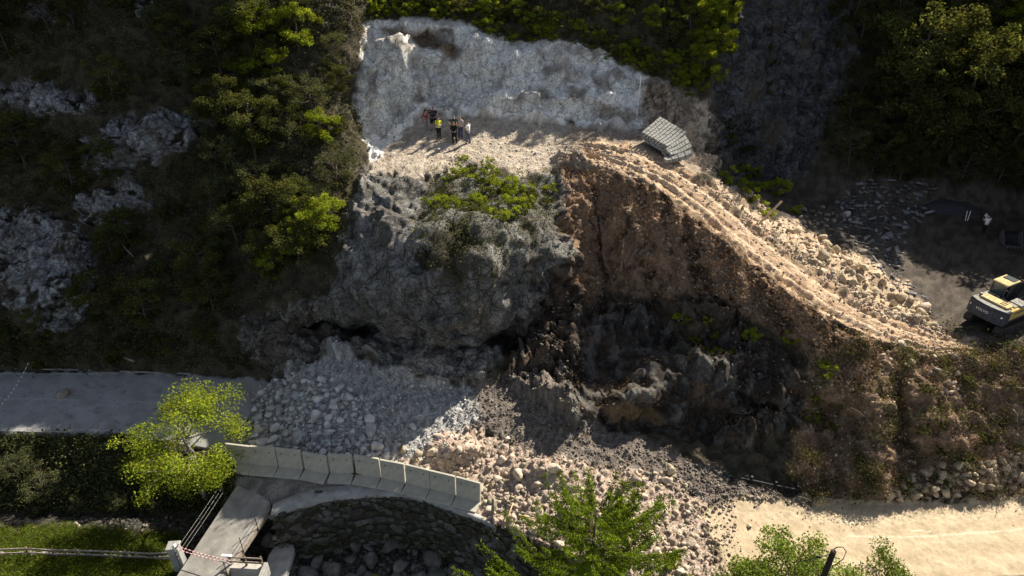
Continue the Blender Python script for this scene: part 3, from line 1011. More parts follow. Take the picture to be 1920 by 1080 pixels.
loose_mass(tanm, 5200, (.9, 7.5), 'rubble', R_TAN, 'sunlit tan rubble spread across the blocked road', 25, power=4.5)
loose_mass(Z['gravel_brown'], 3600, (.8, 4.2), 'gravel', R_BROWN, 'brown grey gravel fan below the shaded rock', 26)
side = sstep(-5, 5, poly_sd(px, py, [(1640, 945), (1700, 895), (1760, 872), (1840, 868), (1900, 850), (1950, 835), (1950, 915), (1800, 928), (1700, 940)]))
field(side, 105, (6.5, 15), 'roadside_rock', R_OCHRE, 'rough beige rock in the row along the far edge of the dirt road', 'rock', 'rocks along the dirt road edge', 27, mind=.6, sink=.12)
loose_mass(side, 600, (1.5, 5), 'rubble', R_TAN, 'small beige stones between the rocks beside the dirt road', 28)
tru = sstep(-5, 5, poly_sd(px, py, [(1470, 425), (1520, 440), (1600, 480), (1660, 540), (1745, 585), (1750, 615), (1660, 580), (1580, 535), (1500, 480)]))
field(tru, 110, (5, 14), 'ochre_boulder', R_OCHRE, 'rounded ochre boulder on the bank between haul track and yard', 'boulder', 'ochre boulders along the haul track', 29, mind=.6)
loose_mass(Z['tan_rubble_up'], 2600, (.9, 4.5), 'rubble', R_TAN, 'tan stone rubble on the far shoulder of the haul track', 30)
upr = sstep(-5, 5, poly_sd(px, py, [(1480, 400), (1530, 385), (1610, 410), (1650, 470), (1600, 480), (1520, 440)]))
field(upr, 45, (6, 12), 'rounded_boulder', R_BROWN, 'shaded round boulder below the slate heap', 'boulder', 'shaded boulders beside the yard', 31, mind=.65)
slm = sstep(-6, 6, poly_sd(px, py, [(1570, 350), (1640, 335), (1750, 345), (1760, 395), (1700, 440), (1690, 520), (1740, 560), (1700, 565), (1650, 520), (1620, 470), (1570, 420)]))
field(slm, 150, (6, 16), 'slate_slab', R_SLATE, 'flat broken grey slate slab lying in the heap by the yard', 'slab', 'slate slabs heaped in the yard', 32, shapes=SLABV, mind=.45, slab=True)
loose_mass(slm, 700, (2, 6), 'slate_rubble', R_SLATE, 'small slate chips filling the heap by the yard', 33, shapes=SLABV)
stm = Z['streambed'] * sstep(480, 560, px) * (1 - sstep(930, 980, px))
field(stm * sstep(990, 1010, py), 46, (11, 30), 'stream_boulder', R_WET, 'dark mossy boulder in the streambed below the stone wall', 'boulder', 'streambed boulders', 34, mind=.75, sink=.3)
loose_mass(stm, 900, (2, 8), 'river_stones', R_WET, 'dark river stones covering the shaded streambed', 35)
stl = sstep(-4, 4, poly_sd(px, py, [(20, 990), (120, 975), (330, 965), (350, 985), (300, 1000), (150, 990)]))
field(stl, 22, (3, 8), 'stream_stone', R_BROWN, 'small pale stone in the narrow stream by the meadow', 'stone', 'stones in the narrow stream', 36)
loose_mass(Z['ledge'], 1500, (.7, 3.0), 'ledge_debris', R_GREY, 'fine broken stone scattered over the ledge', 37)
field(sstep(-3, 3, poly_sd(px, py, [(800, 180), (850, 175), (880, 205), (830, 208), (795, 200)])), 26, (3, 7), 'fallen_stone', R_GREY, 'grey stone fallen at the foot of the white cliff', 'stone', 'stones at the foot of the white cliff', 38)
loose_mass(dkf, 900, (.8, 4), 'slope_stones', R_WET, 'dark stones caught on the shaded face under the track', 44)
loose_mass(np.maximum(Z['track'] * .6, Z['soil_slope']), 3000, (.8, 4.4), 'soil_clods', R_TAN, 'small tan stones and clods on the haul track and bare slope', 39)
loose_mass(Z['slope_right'], 2600, (.8, 3.5), 'slope_stones', R_TAN, 'scattered stones on the right hand earth slope', 40)
field(sstep(-6, 6, poly_sd(px, py, [(1630, 650), (1800, 670), (1830, 720), (1760, 760), (1650, 700)])), 60, (3, 8), 'bank_stone', R_TAN, 'pinkish tan stone on the brow of the slope under the haul track', 'stone', 'stones on the brow below the track', 41)
loose_mass(Z['sand'] * sstep(0, 1, 1.2 - sstep(0, 40, -poly_sd(px, py, [(1300, 930), (1900, 915), (1900, 960), (1500, 950), (1390, 1000), (1390, 1100), (1300, 1100)]))), 110, (.5, 2.0), 'road_pebbles', R_OCHRE, 'pebbles strewn on the sandy road', 42)

loose_mass(sstep(-6, 6, poly_sd(px, py, [(1300, 950), (1370, 945), (1390, 1000), (1400, 1090), (1320, 1090), (1320, 1000)])), 420, (.8, 5), 'rubble', R_TAN, 'loose stones strewn over the left edge of the sand road', 43)
rr = np.random.default_rng(77)
MG = rock_meshes(R_GREY, ROCKV, 'boulder'); MT = rock_meshes(R_TAN, ROCKV, 'boulder'); MO = rock_meshes(R_OCHRE, ROCKV, 'boulder'); MB_ = rock_meshes(R_BROWN, ROCKV, 'boulder')
for gx, gy, s, ms, lab, nme in ((121, 741, 14, MB_, 'lone brown boulder lying on the empty asphalt road', 'boulder'),
                           (787, 853, 13, MT, 'large pale boulder standing at the shadow edge behind the barrier', 'boulder'),
                           (1260, 886, 15, MO, 'single big beige boulder in the shaded gravel above the sand road', 'boulder'),
                           (1693, 650, 12, MT, 'large pinkish boulder on the brow just under the haul track', 'boulder'),
                           (1405, 986, 7, MO, 'small reddish brown rock alone on the sunlit sand road', 'boulder'),
                           (697, 808, 17, MG, 'largest pale boulder at the right side of the grey pile', 'boulder'),
                           (757, 847, 10, MO, 'ochre boulder next to the pale one behind the barrier', 'boulder'),
                           (773, 800, 11, MG, 'isolated pale boulder on the fine grey slope', 'boulder'),
                           (1585, 405, 13, MG, 'pale whitish boulder between the round boulders and slates', 'boulder'),
                           (1730, 578, 14, MT, 'big sunlit boulder at the lower end of the tan bank', 'boulder'),
                           (972, 890, 13, MT, 'big sunlit boulder at the top of the tan rubble', 'boulder'),
                           (28, 632, 8, MB_, 'brown boulder on the dark bank above the road by the tape', 'boulder'),
                           (318, 742, 0, None, '', '')):
    if ms: lone_rock(nme, ms, ground(gx, gy), s * float(depth_of(np.array(ground(gx, gy)))) / FPX, rr, lab, 'boulder', sink=.25)
# ------------------------------------------------------------------ vegetation
BARK = mat_simple('bark', (.10, .08, .065), .95, .4, 9, .5)
BARK_PALE = mat_simple('pale_bark', (.22, .20, .18), .95, .4, 9, .4)
LEAF = mat_leaf('broad_leaves', (.088, .100, .034), .42)  # darker leaf tone, mostly for foliage meant to look shaded
LEAF_BRIGHT = mat_leaf('bright_leaves', (.23, .29, .035), .5)  # brighter leaf tone, mostly for foliage meant to look sunlit
LEAF_GREY = mat_leaf('grey_green_leaves', (.10, .115, .055), .4)
NEEDLE = mat_leaf('spruce_needles', (.16, .235, .02), .42)
DRY = mat_leaf('dry_stems', (.25, .175, .125), .25)
SHRUBL = mat_leaf('shrub_leaves', (.15, .21, .04), .4)
UNDER = mat_leaf('undergrowth_leaves', (.085, .090, .045), .3)
TURF_LEAF = mat_leaf('grass_blades', (.125, .165, .022), .5)


def tube(pts, radii, k=6):
    V, F = [], []
    pts = [Vector(p) for p in pts]
    for j, p in enumerate(pts):
        a = pts[max(j - 1, 0)]; b2 = pts[min(j + 1, len(pts) - 1)]
        t = (b2 - a).normalized()
        u = t.cross(Vector((.31, .2, .93)))
        if u.length < .05: u = t.cross(Vector((1, 0, 0)))
        u.normalize(); w = t.cross(u)
        for q in range(k):
            an = 6.2832 * q / k
            V.append(p + (u * math.cos(an) + w * math.sin(an)) * radii[j])
    for j in range(len(pts) - 1):
        for q in range(k):
            r2 = (q + 1) % k
            F.append((j * k + q, j * k + r2, (j + 1) * k + r2, (j + 1) * k + q))
    return [tuple(v) for v in V], F


class Wood:
    def __init__(s): s.V = []; s.F = []

    def add(s, pts, radii, k=5):
        v, f = tube(pts, radii, k)
        o = len(s.V)
        s.V += v
        s.F += [tuple(i + o for i in q) for q in f]

    def mesh(s, name, m): return np_mesh(name, np.array(s.V), np.array(s.F), m, True)


def leaves_mesh(name, C, size, mat, r, up=.5, tint=None, aspect=.55, dirs=None):
    """one small folded-free leaf quad per centre"""
    n = len(C)
    nr = r.normal(size=(n, 3)); nr[:, 2] = np.abs(nr[:, 2]) + up
    nr /= np.linalg.norm(nr, axis=1)[:, None]
    t = r.normal(size=(n, 3)) if dirs is None else dirs + r.normal(size=(n, 3)) * .35
    t -= nr * np.einsum('ij,ij->i', t, nr)[:, None]
    t /= np.linalg.norm(t, axis=1)[:, None] + 1e-9
    b2 = np.cross(nr, t)
    s = (size * r.uniform(.6, 1.3, n))[:, None]
    q = np.stack([C - t * s, C + b2 * s * aspect - t * s * .1, C + t * s, C - b2 * s * aspect - t * s * .1], 1)
    V = q.reshape(-1, 3)
    F = np.arange(4 * n).reshape(n, 4)
    me = np_mesh(name, V, F, mat, False)
    if tint is None: tint = np.ones(n)
    tv = tint * r.uniform(.5, 1.4, n)
    col = np.stack([tv * r.uniform(.85, 1.2, n), tv, tv * r.uniform(.7, 1.2, n)], 1)
    tint_attr(me, 4 * n, np.repeat(col, 4, 0))
    return me


def broadleaf_meshes(seed, H, R, nleaf, leaf, mat=LEAF, bark=BARK, base=.25, clus=16, lean=(0, 0), bare=0):
    r = np.random.default_rng(seed)
    w = Wood()
    lean = np.array([lean[0], lean[1], 0])
    top = np.array([0, 0, H * .8]) + lean * H
    def trunk_at(t): return top * t + np.array([math.sin(t * 4 + seed) * .06 * R, math.cos(t * 3 + seed) * .06 * R, 0]) * t
    tr0 = max(.05, H * .022)
    w.add([trunk_at(t) for t in np.linspace(0, 1, 7)], [tr0 * (1.15 - .95 * t) for t in np.linspace(0, 1, 7)], 7)
    ends = []
    for c in range(clus):
        t0 = r.uniform(base, .95)
        a = c * 2.4 + r.uniform(-.5, .5)
        env = math.sin(math.pi * min(1, max(.08, (t0 - base * .6) / (1.08 - base * .6)))) ** .6
        L = R * env * r.uniform(.55, 1.08)
        p0 = trunk_at(t0)
        d = np.array([math.cos(a), math.sin(a), r.uniform(.15, .7)])
        p2 = p0 + d * L
        p1 = p0 + d * L * .5 + np.array([0, 0, -.06 * L]) + r.normal(size=3) * .05 * L
        w.add([p0, p1, p2], [tr0 * .42 * (1.1 - t0 * .6), tr0 * .25, .012], 4)
        ends.append((p2, R * r.uniform(.22, .38)))
        for k in range(2):
            q = p1 + (p2 - p1) * r.uniform(0, .8)
            e = q + np.array([math.cos(a + r.uniform(-1.4, 1.4)), math.sin(a + r.uniform(-1.4, 1.4)), r.uniform(-.1, .7)]) * L * .42
            w.add([q, (q + e) / 2 + r.normal(size=3) * .03, e], [tr0 * .16, tr0 * .1, .008], 3)
            ends.append((e, R * r.uniform(.14, .26)))
    ends.append((trunk_at(1.0), R * .3)); ends.append((trunk_at(1.0) + np.array([0, 0, .08 * H]), R * .2))
    wt = np.array([e[1] ** 2 for e in ends]); wt /= wt.sum()
    ci = r.choice(len(ends), nleaf, p=wt)
    u = r.normal(size=(nleaf, 3)); u /= np.linalg.norm(u, axis=1)[:, None]
    rad = r.uniform(0, 1, nleaf) ** .45
    C = np.array([ends[i][0] for i in ci]) + u * (rad * np.array([ends[i][1] for i in ci]))[:, None] * np.array([1, 1, .7])
    ct = r.uniform(.65, 1.25, len(ends))[ci]
    crown = leaves_mesh('crown', C, leaf, mat, r, tint=ct)
    return w.mesh('trunk', bark), crown


def spruce_meshes(seed, H, R):
    r = np.random.default_rng(seed)
    w = Wood()
    w.add([(0, 0, 0), (0, 0, H * .5), (0, 0, H * .98)], [.17, .1, .02], 8)
    Cs, Ds, Ts = [], [], []
    z = H * .10
    while z < H * .97:
        f = 1 - z / H
        L0_ = R * min(1.0, f * 1.25) ** .62
        for k in range(int(r.integers(4, 6)) if f > .1 else 4):
            a = r.uniform(0, 6.283)
            L = L0_ * r.uniform(.65, 1.15) + .12
            d = np.array([math.cos(a), math.sin(a), 0])
            pts = []
            for t in np.linspace(0, 1, 6):
                pts.append(np.array([0, 0, z]) + d * L * t + np.array([0, 0, L * (-.15 * t + .50 * t * t + .25 * (1 - f) * t)]))
            w.add(pts, [.035 * f + .012, .03 * f + .010, .025 * f + .008, .015, .01, .006], 4)
            side = np.array([-d[1], d[0], 0])
            nt_ = int(12 + L * 20)
            tint = r.uniform(.7, 1.2)
            for q in range(nt_):
                t = r.uniform(.12, 1) ** .8
                p = np.array([np.interp(t, np.linspace(0, 1, 6), [x[i] for x in pts]) for i in range(3)])
                sl = L * .10 * (1.2 - t) + .13
                for sg in (-1, 1):
                    dv = side * sg * .8 + d * .75 + np.array([0, 0, r.uniform(-.5, .25)])
                    dv /= np.linalg.norm(dv)
                    for u in np.linspace(.1, 1, max(3, int(sl / .075))):
                        Cs.append(p + dv * sl * u + r.normal(size=3) * .03); Ds.append(dv); Ts.append(tint * (.75 + .5 * u))
        z += .24 + .42 * f
    C = np.array(Cs); D_ = np.array(Ds)
    crown = leaves_mesh('crown', C, .075, NEEDLE, r, up=.5, tint=np.array(Ts), aspect=.30, dirs=D_)
    return w.mesh('trunk', BARK), crown


def plant(name, meshes, P, label, cat, group=None, rz=0, sc=1.0, tilt=(0, 0)):
    e = empty(name, P, rz, label, cat, group)
    e.scale = (sc,) * 3
    e.rotation_euler = (tilt[0], tilt[1], rz)
    t = link_mesh('trunk', meshes[0], e)
    c = link_mesh('crown', meshes[1], e)
    return e


# kinds of tree (meshes shared by the copies)
TREES = [broadleaf_meshes(10 + k, 4.6, 1.9, 6500, .08, LEAF, BARK, .06, 26) for k in range(5)]
GREYS = [broadleaf_meshes(30 + k, 4.2, 1.8, 4200, .065, LEAF_GREY, BARK, .06, 26) for k in range(3)]
TALL = [broadleaf_meshes(40 + k, 8.5, 2.6, 8500, .11, LEAF, BARK, .15, 24) for k in range(4)]
BUSH = [broadleaf_meshes(60 + k, 1.7, 1.15, 2600, .07, LEAF, BARK, .08, 14) for k in range(4)]
BUSHB = [broadleaf_meshes(70 + k, 1.6, 1.1, 2400, .07, LEAF_BRIGHT, BARK, .08, 14) for k in range(4)]
TREEB = [broadleaf_meshes(80 + k, 4.4, 1.7, 6000, .08, LEAF_BRIGHT, BARK, .08, 24) for k in range(3)]
ROCKY = np.maximum.reduce([oc * 1.0])


def scatter(poly, n, mind, seed, avoid=None):
    r = np.random.default_rng(seed)
    poly = np.array(poly, float)
    lo, hi = poly.min(0), poly.max(0)
    out = []
    for _ in range(n * 60):
        if len(out) >= n: break
        x, y = r.uniform(lo[0], hi[0]), r.uniform(lo[1], hi[1])
        if poly_sd(np.array([x]), np.array([y]), poly)[0] < 0: continue
        if avoid is not None:
            i = int(np.clip(np.searchsorted(UPX, x), 0, NU - 1))
            j = int(np.argmin(np.abs(GPY[i] - y)))
            if avoid[i, j] > .4: continue
        if any((x - a) ** 2 + (y - b2) ** 2 < mind ** 2 for a, b2 in out): continue
        out.append((x, y))
    return out


r0 = np.random.default_rng(5)


def forest(pts, kinds, name, label, cat, group, sc=(.7, 1.15), down=.25):
    for k, (x, y) in enumerate(pts):
        P = ground(x, y) - Vector((0, 0, down))
        plant(name, kinds[int(r0.integers(len(kinds)))], P, label, cat, group, r0.uniform(0, 6.28), r0.uniform(*sc), (r0.normal() * .08, r0.normal() * .08))


LEFT = [(-60, -40), (640, -40), (660, 250), (620, 430), (560, 540), (450, 620), (420, 690), (-60, 690)]
forest(scatter(LEFT, 70, 44, 1, oc), TREES + BUSH, 'dark_tree', 'small leafy tree in the deep shade of the left hillside', 'tree', 'shaded trees on the left hillside', (.5, .95))
forest(scatter([(260, 0), (640, 0), (640, 420), (500, 500), (300, 420)], 24, 50, 2, oc), GREYS, 'grey_shrub', 'thin grey green shrub tree on the steep hillside left of the cliff', 'tree', 'grey shrubs left of the cliff', (.5, .95))
forest([(455, 60), (490, 95), (520, 150), (470, 180), (560, 90)], TREEB, 'sunlit_tree', 'tree with yellow green sunlit top high on the left hillside', 'tree', 'sunlit trees high left of the cliff', (.7, .95))
forest([(610, 440), (560, 470), (510, 520), (600, 270), (545, 420)], TREEB, 'sunlit_tree', 'bright green tree leaning out below and left of the ledge', 'tree', 'bright trees below left of the ledge', (.55, .8))
TOPP = [(690, -40), (1400, -40), (1345, 110), (1290, 120), (1200, 70), (1060, 10), (960, 0), (860, -12), (700, -10)]
forest(scatter(TOPP, 44, 34, 3), TREES[:2] + TREEB, 'forest_tree', 'leafy green tree on the forest edge above the white cliff', 'tree', 'trees above the white cliff', (.35, .8))
forest(scatter([(690, 38), (760, 30), (860, 36), (960, 82), (1060, 74), (1170, 124), (1250, 152), (1300, 186), (1335, 150), (1250, 105), (1060, 40), (860, 8), (700, 14)], 95, 14, 31), BUSH[:1] + BUSHB, 'forest_bush', 'low green bush on the rim of the white cliff', 'bush', 'bushes along the cliff rim', (.22, .85))
forest([(1610, -36), (1645, -58), (1680, -40)], TALL, 'shade_tree', 'very tall unseen tree added above the dark rock face to shade the rubble', 'tree', 'very tall trees added to shade the rubble', (1.3, 1.6))  # added out of view to cast shade on the rubble
forest([(150, 948), (225, 946), (292, 950), (70, 958)], GREYS, 'stream_bush', 'dark bush added on the stream bank to shade the meadow', 'bush', 'bushes added along the narrow stream', (.22, .34))  # bushes added for some shade on the meadow
forest([(445, 270), (480, 300)], TALL, 'shade_tree', 'taller dark tree added on the left hillside to shade the road', 'tree', 'taller trees added to shade the road', (.6, .7))  # added to block the sun from the left road
forest(scatter([(1690, 250), (2100, 250), (2150, 350), (1720, 330)], 18, 40, 61), TALL, 'shade_tree', 'tall dark tree added at the back of the excavator yard to shade it', 'tree', 'tall trees added to shade the yard', (1.0, 1.5))  # row added to break up the sun on the yard
forest(scatter([(1275, 110), (1350, 20), (1370, 60), (1335, 170), (1290, 175)], 12, 24, 41), BUSHB + TREEB, 'ridge_shrub', 'bright green shrub on the ridge at the right end of the white cliff', 'shrub', 'shrubs on the ridge right of the cliff', (.5, .8))
RIGHT = [(1520, -40), (1980, -40), (1980, 330), (1760, 330), (1560, 320), (1600, 180)]
forest(scatter(RIGHT, 75, 40, 6) + scatter([(1640, 300), (1980, 300), (1980, 350), (1640, 345)], 16, 22, 66), TREES + GREYS, 'valley_tree', 'dark tree in the shaded wood above the yard', 'tree', 'dark trees above the yard', (.6, 1.0))
forest([(1890, 90), (1900, 210), (1930, 300), (1870, 260), (1900, 150), (1940, 60)], TREEB, 'edge_tree', 'sunlit yellow green tree at the right border of the dark wood', 'tree', 'sunlit trees at the right edge', (1.0, 1.4))
forest(scatter([(1340, 330), (1420, 300), (1500, 400), (1470, 410), (1400, 385)], 9, 26, 7), BUSHB, 'gully_bush', 'bright bush in the gully behind the haul track', 'bush', 'bushes in the gully behind the track', (.6, 1.0))
forest([(1445, 95), (1425, 130), (1440, 170), (1360, 240), (1400, 290), (1360, 270)], BUSH, 'cliff_bush', 'small bush clinging to the dark rock face right of the cliff', 'bush', 'bushes on the dark rock face', (.45, .75))
forest(scatter([(865, 290), (900, 295), (960, 350), (1040, 350), (1030, 390), (960, 410), (955, 440), (900, 400), (810, 385), (840, 340)], 26, 22, 8), BUSH[:2] + BUSHB, 'buttress_bush', 'green bush growing on the brow of the grey rock buttress', 'bush', 'bushes on the rock buttress', (.35, .7))
forest(scatter([(1270, 600), (1340, 600), (1380, 680), (1300, 690)], 8, 26, 9) + [(1530, 745), (1520, 785), (1545, 700), (1480, 640), (1410, 640), (1560, 800)], BUSHB, 'slope_bush', 'small yellow green bush on the shaded slope above the gravel', 'bush', 'bushes on the shaded lower slope', (.3, .55))
forest(scatter([(1690, 720), (1890, 700), (1920, 830), (1720, 850)], 8, 40, 10), BUSH, 'bank_bush', 'low scrubby plant on the brown slope above the roadside rocks', 'shrub', 'scrub on the right slope', (.22, .38))
forest([(40, 905), (85, 930)], GREYS, 'bank_tree', 'dark grey green bush on the shaded bank below the road', 'bush', 'bushes on the bank below the road', (.55, .8))
# woods beyond the frame that shade the valley
forest(scatter([(-60, -60), (640, -60), (600, -330), (-300, -330)], 30, 60, 11), TALL, 'shade_tree', 'tall tree of the wood on top of the left hillside', 'tree', 'tall trees above the left hillside', (.8, 1.1))
forest(scatter([(1960, 330), (2200, 330), (2300, 640), (1985, 520)], 12, 70, 12), TALL, 'yard_tree', 'tall tree beyond the excavator yard', 'tree', 'tall trees right of the yard', (.9, 1.2))

# the big sunlit tree by the road
bt = broadleaf_meshes(207, 7.0, 3.1, 17000, .068, LEAF_BRIGHT, BARK_PALE, .22, 24, lean=(-.02, .05))
plant('roadside_tree', bt, ground(385, 930) - Vector((0, 0, .2)), 'large sunlit yellow green tree between the asphalt road and the bridge', 'tree', None, .6, 1.0)
sp = spruce_meshes(3, 9.3, 5.6)
Ps = at_Y(1096, 1187, 19.2); Ps.z = -3.0
plant('spruce_tree', sp, Ps, 'tall green spruce in front of the tan rubble', 'tree', None, 0.4, 1.0)
sh = broadleaf_meshes(91, 4.4, 2.8, 15000, .075, SHRUBL, BARK, .1, 30)
q = at_z(1470, 1170, -1.8)
plant('roadside_shrub', sh, q, 'wide dense green shrub at the near edge of the dirt road by the pole', 'shrub', None, .3, .96)
sh2 = broadleaf_meshes(92, 4.2, 2.2, 10000, .07, SHRUBL, BARK, .1, 24)
plant('roadside_shrub', sh2, at_z(1650, 1165, -1.8), 'upright green shrub on the near road edge right of the pole', 'shrub', None, 1.3, .85)
plant('roadside_shrub', sh2, at_z(1398, 1165, -1.8), 'low loose shrub at the bottom edge left of the wide dense shrub', 'shrub', None, 2.6, .72)
plant('roadside_shrub', BUSHB[0], at_z(1262, 1120, -1.2), 'small bright plant at the picture bottom right of the spruce', 'shrub', None, .3, 1.0)
plant('wall_plant', BUSHB[1], at_z(930, 1075, -2.6), 'pale leafy plant growing out of the stone wall', 'plant', None, .3, .5)
plant('stream_plant', BUSHB[2], at_z(712, 1120, -3.4), 'bright seedling between boulders in the streambed', 'plant', None, .3, .8)


# ground cover nobody could count
def cover(mask, n, size, name, mat, label, seed, up=.5, lift=.12, per=5, spread=.18, aspect=.5, cat='undergrowth', dirs=None):
    r = np.random.default_rng(seed)
    idx = pick(mask, n, r)
    n = len(idx)
    base = TPf[idx].astype(float)
    C = np.repeat(base, per, 0) + r.normal(size=(n * per, 3)) * spread + np.array([0, 0, lift])
    tint = np.repeat(r.uniform(.55, 1.3, n), per)
    me = leaves_mesh(name, C, size, mat, r, up, tint, aspect, dirs)
    o = link_mesh(name, me)
    o['kind'] = 'stuff'; o['label'] = label; o['category'] = cat
    return o


hs = (np.maximum(0, 1 - np.maximum.reduce([rockm, Z['ledge'], Z['soil_slope'], Z['track'], Z['yard'], Z['road'], Z['rubble_grey'], Z['gravel_brown'], Z['slope_right'], Z['sand'], Z['meadow'], Z['streambed'], Z['bridgehead'], Z['rubble_tan'], Z['bank'], Z['tan_rubble_up']]))) * (py < 690)
hs = hs * np.where((px > 700) & (py > 120) & (px < 1480), .0, 1.0) * sstep(-.5, .3, wn1 + .25)
cover(hs, 24000, .085, 'undergrowth', UNDER, 'dark leafy undergrowth covering the steep hillsides', 51, spread=.3, per=4)
cover(Z['bank'], 9000, .10, 'bank_plants', LEAF_GREY, 'low dark plants on the bank below the asphalt road', 52, spread=.15)
cover(Z['meadow'], 16000, .055, 'grass', TURF_LEAF, 'short mown grass of the meadow beside the stream', 53, up=.2, lift=.03, spread=.10, aspect=.25, cat='grass')
cover(np.maximum(Z['slope_right'], Z['rock_low'] * .5), 9000, .08, 'dry_scrub', DRY, 'reddish dry stems and roots on the eroded slope', 54, up=.1, spread=.22, aspect=.12, cat='scrub')
cover(Z['slope_right'] * sstep(.0, .4, wn1 + .1), 3600, .06, 'slope_plants', LEAF, 'low green weeds on the eroded right slope', 55, spread=.2)
cover(Z['soil_slope'], 2600, .13, 'dry_roots', DRY, 'pinkish roots and dead stems hanging on the bare earth', 56, up=.1, spread=.2, aspect=.10, cat='scrub')
cover(sstep(.35, .7, Z['buttress'] * sstep(-20, 20, poly_sd(px, py, [(800, 300), (1040, 310), (1040, 420), (880, 560), (780, 480)])) + .3 * wn1), 1800, .07, 'moss_plants', LEAF, 'plants creeping over the mossy top of the rock buttress', 57, spread=.2)
# ------------------------------------------------------------------ built objects
CONC = mat_simple('precast_concrete', (.40, .385, .33), .9, .14, 3.0, .25, bscale=30)
CONC_OLD = mat_simple('old_concrete', (.30, .30, .29), .95, .28, 2.2, .4, bscale=25)
CONC_PALE = mat_simple('pale_concrete', (.40, .385, .35), .9, .2, 3, .25)
DARK = mat_simple('dark_hole', (.02, .02, .02), .9, .1)
WOODG = mat_simple('weathered_wood', (.27, .235, .195), .9, .35, 7, .4)
WOODB = mat_simple('brown_wood', (.12, .085, .06), .9, .35, 7, .4)
WOODT = mat_simple('fresh_wood', (.50, .36, .22), .85, .25, 8, .3)
POLE = mat_simple('tarred_wood', (.045, .032, .026), .9, .3, 8, .3)
STEEL = mat_simple('dull_steel', (.20, .20, .20), .5, .2, 6, 0, .6)
STEELD = mat_simple('dark_steel', (.035, .037, .042), .55, .3, 6, .1, .2)
CABLE = mat_simple('black_cable', (.02, .02, .02), .6, .1)
RED = mat_simple('red_tape', (.62, .05, .06), .5, .1)
WHITE = mat_simple('white_plastic', (.80, .80, .80), .5, .05)
MORTAR = mat_simple('dark_mortar', (.045, .042, .034), .95, .4, 4, .6)
YEL = mat_simple('yellow_paint', (.50, .36, .13), .85, .3, 5, 0, 0, .08)
CREAM = mat_simple('cream_paint', (.50, .40, .21), .9, .3, 5, 0, 0, .06)
GREYP = mat_simple('charcoal_paint', (.055, .062, .08), .75, .35, 5, 0, 0, .15)
LGREY = mat_simple('grey_deck', (.26, .255, .24), .9, .45, 6, 0, 0, .06)
RUBBER = mat_simple('track_steel', (.05, .046, .042), .8, .5, 9, .4)
GLASS = mat_simple('tinted_glass', (.06, .075, .08), .08, .05, 2, 0, 0, .6)
LAMPR = mat_simple('red_lens', (.4, .02, .02), .3, .1)
BLOCKM = mat_simple('grey_block', (.27, .27, .26), .95, .3, 5, .5)


class MB:
    """collects boxes, prisms and tubes into one mesh"""
    def __init__(s): s.V = []; s.F = []

    def _add(s, V, F):
        o = len(s.V)
        s.V += [tuple(v) for v in V]
        s.F += [tuple(i + o for i in f) for f in F]
        return s

    def box(s, c, d, rot=None, taper=1.0):
        M = rot or Matrix.Identity(3)
        V = []
        for z in (-1, 1):
            k = taper if z > 0 else 1
            for x, y in ((-1, -1), (1, -1), (1, 1), (-1, 1)):
                V.append(Vector(c) + M @ Vector((x * d[0] / 2 * k, y * d[1] / 2 * k, z * d[2] / 2)))
        return s._add(V, [(3, 2, 1, 0), (4, 5, 6, 7), (0, 1, 5, 4), (1, 2, 6, 5), (2, 3, 7, 6), (3, 0, 4, 7)])

    def prism(s, poly, z0, z1, inset=0.0):
        """poly: ccw (x,y); inset shrinks the top"""
        n = len(poly)
        cx = sum(p[0] for p in poly) / n; cy = sum(p[1] for p in poly) / n
        V = [(x, y, z0) for x, y in poly] + [(cx + (x - cx) * (1 - inset), cy + (y - cy) * (1 - inset), z1) for x, y in poly]
        return s._add(V, [tuple(range(n - 1, -1, -1)), tuple(range(n, 2 * n))] + [(k, (k + 1) % n, n + (k + 1) % n, n + k) for k in range(n)])

    def sweep(s, prof, a, b, nrm, upv=Vector((0, 0, 1))):
        """profile (depth along nrm, height) swept from a to b"""
        n = len(prof)
        V = [Vector(a) + nrm * p[0] + upv * p[1] for p in prof] + [Vector(b) + nrm * p[0] + upv * p[1] for p in prof]
        return s._add(V, [tuple(range(n)), tuple(range(2 * n - 1, n - 1, -1))] + [(k, n + k, n + (k + 1) % n, (k + 1) % n) for k in range(n)])

    def tube(s, pts, r, k=8):
        rr_ = r if isinstance(r, (list, tuple)) else [r] * len(pts)
        v, f = tube(pts, rr_, k)
        n = len(pts)
        f = f + [tuple(range(k - 1, -1, -1)), tuple((n - 1) * k + q for q in range(k))]
        return s._add(v, f)

    def build(s, name, mat, parent=None, bevel=0.0, smooth=False):
        me = bpy.data.meshes.new(name)
        me.from_pydata(s.V, [], s.F)
        bm = bmesh.new(); bm.from_mesh(me)
        bmesh.ops.recalc_face_normals(bm, faces=bm.faces)
        if bevel:
            bmesh.ops.bevel(bm, geom=[e for e in bm.edges if e.is_manifold and e.calc_face_angle(0) > .5], offset=bevel, segments=1, affect='EDGES', clamp_overlap=True)
        bm.to_mesh(me); bm.free()
        if smooth: me.polygons.foreach_set('use_smooth', np.ones(len(me.polygons), bool))
        me.materials.append(mat)
        me.update()
        return link_mesh(name, me, parent)


def V2(p): return Vector((p[0], p[1], 0))


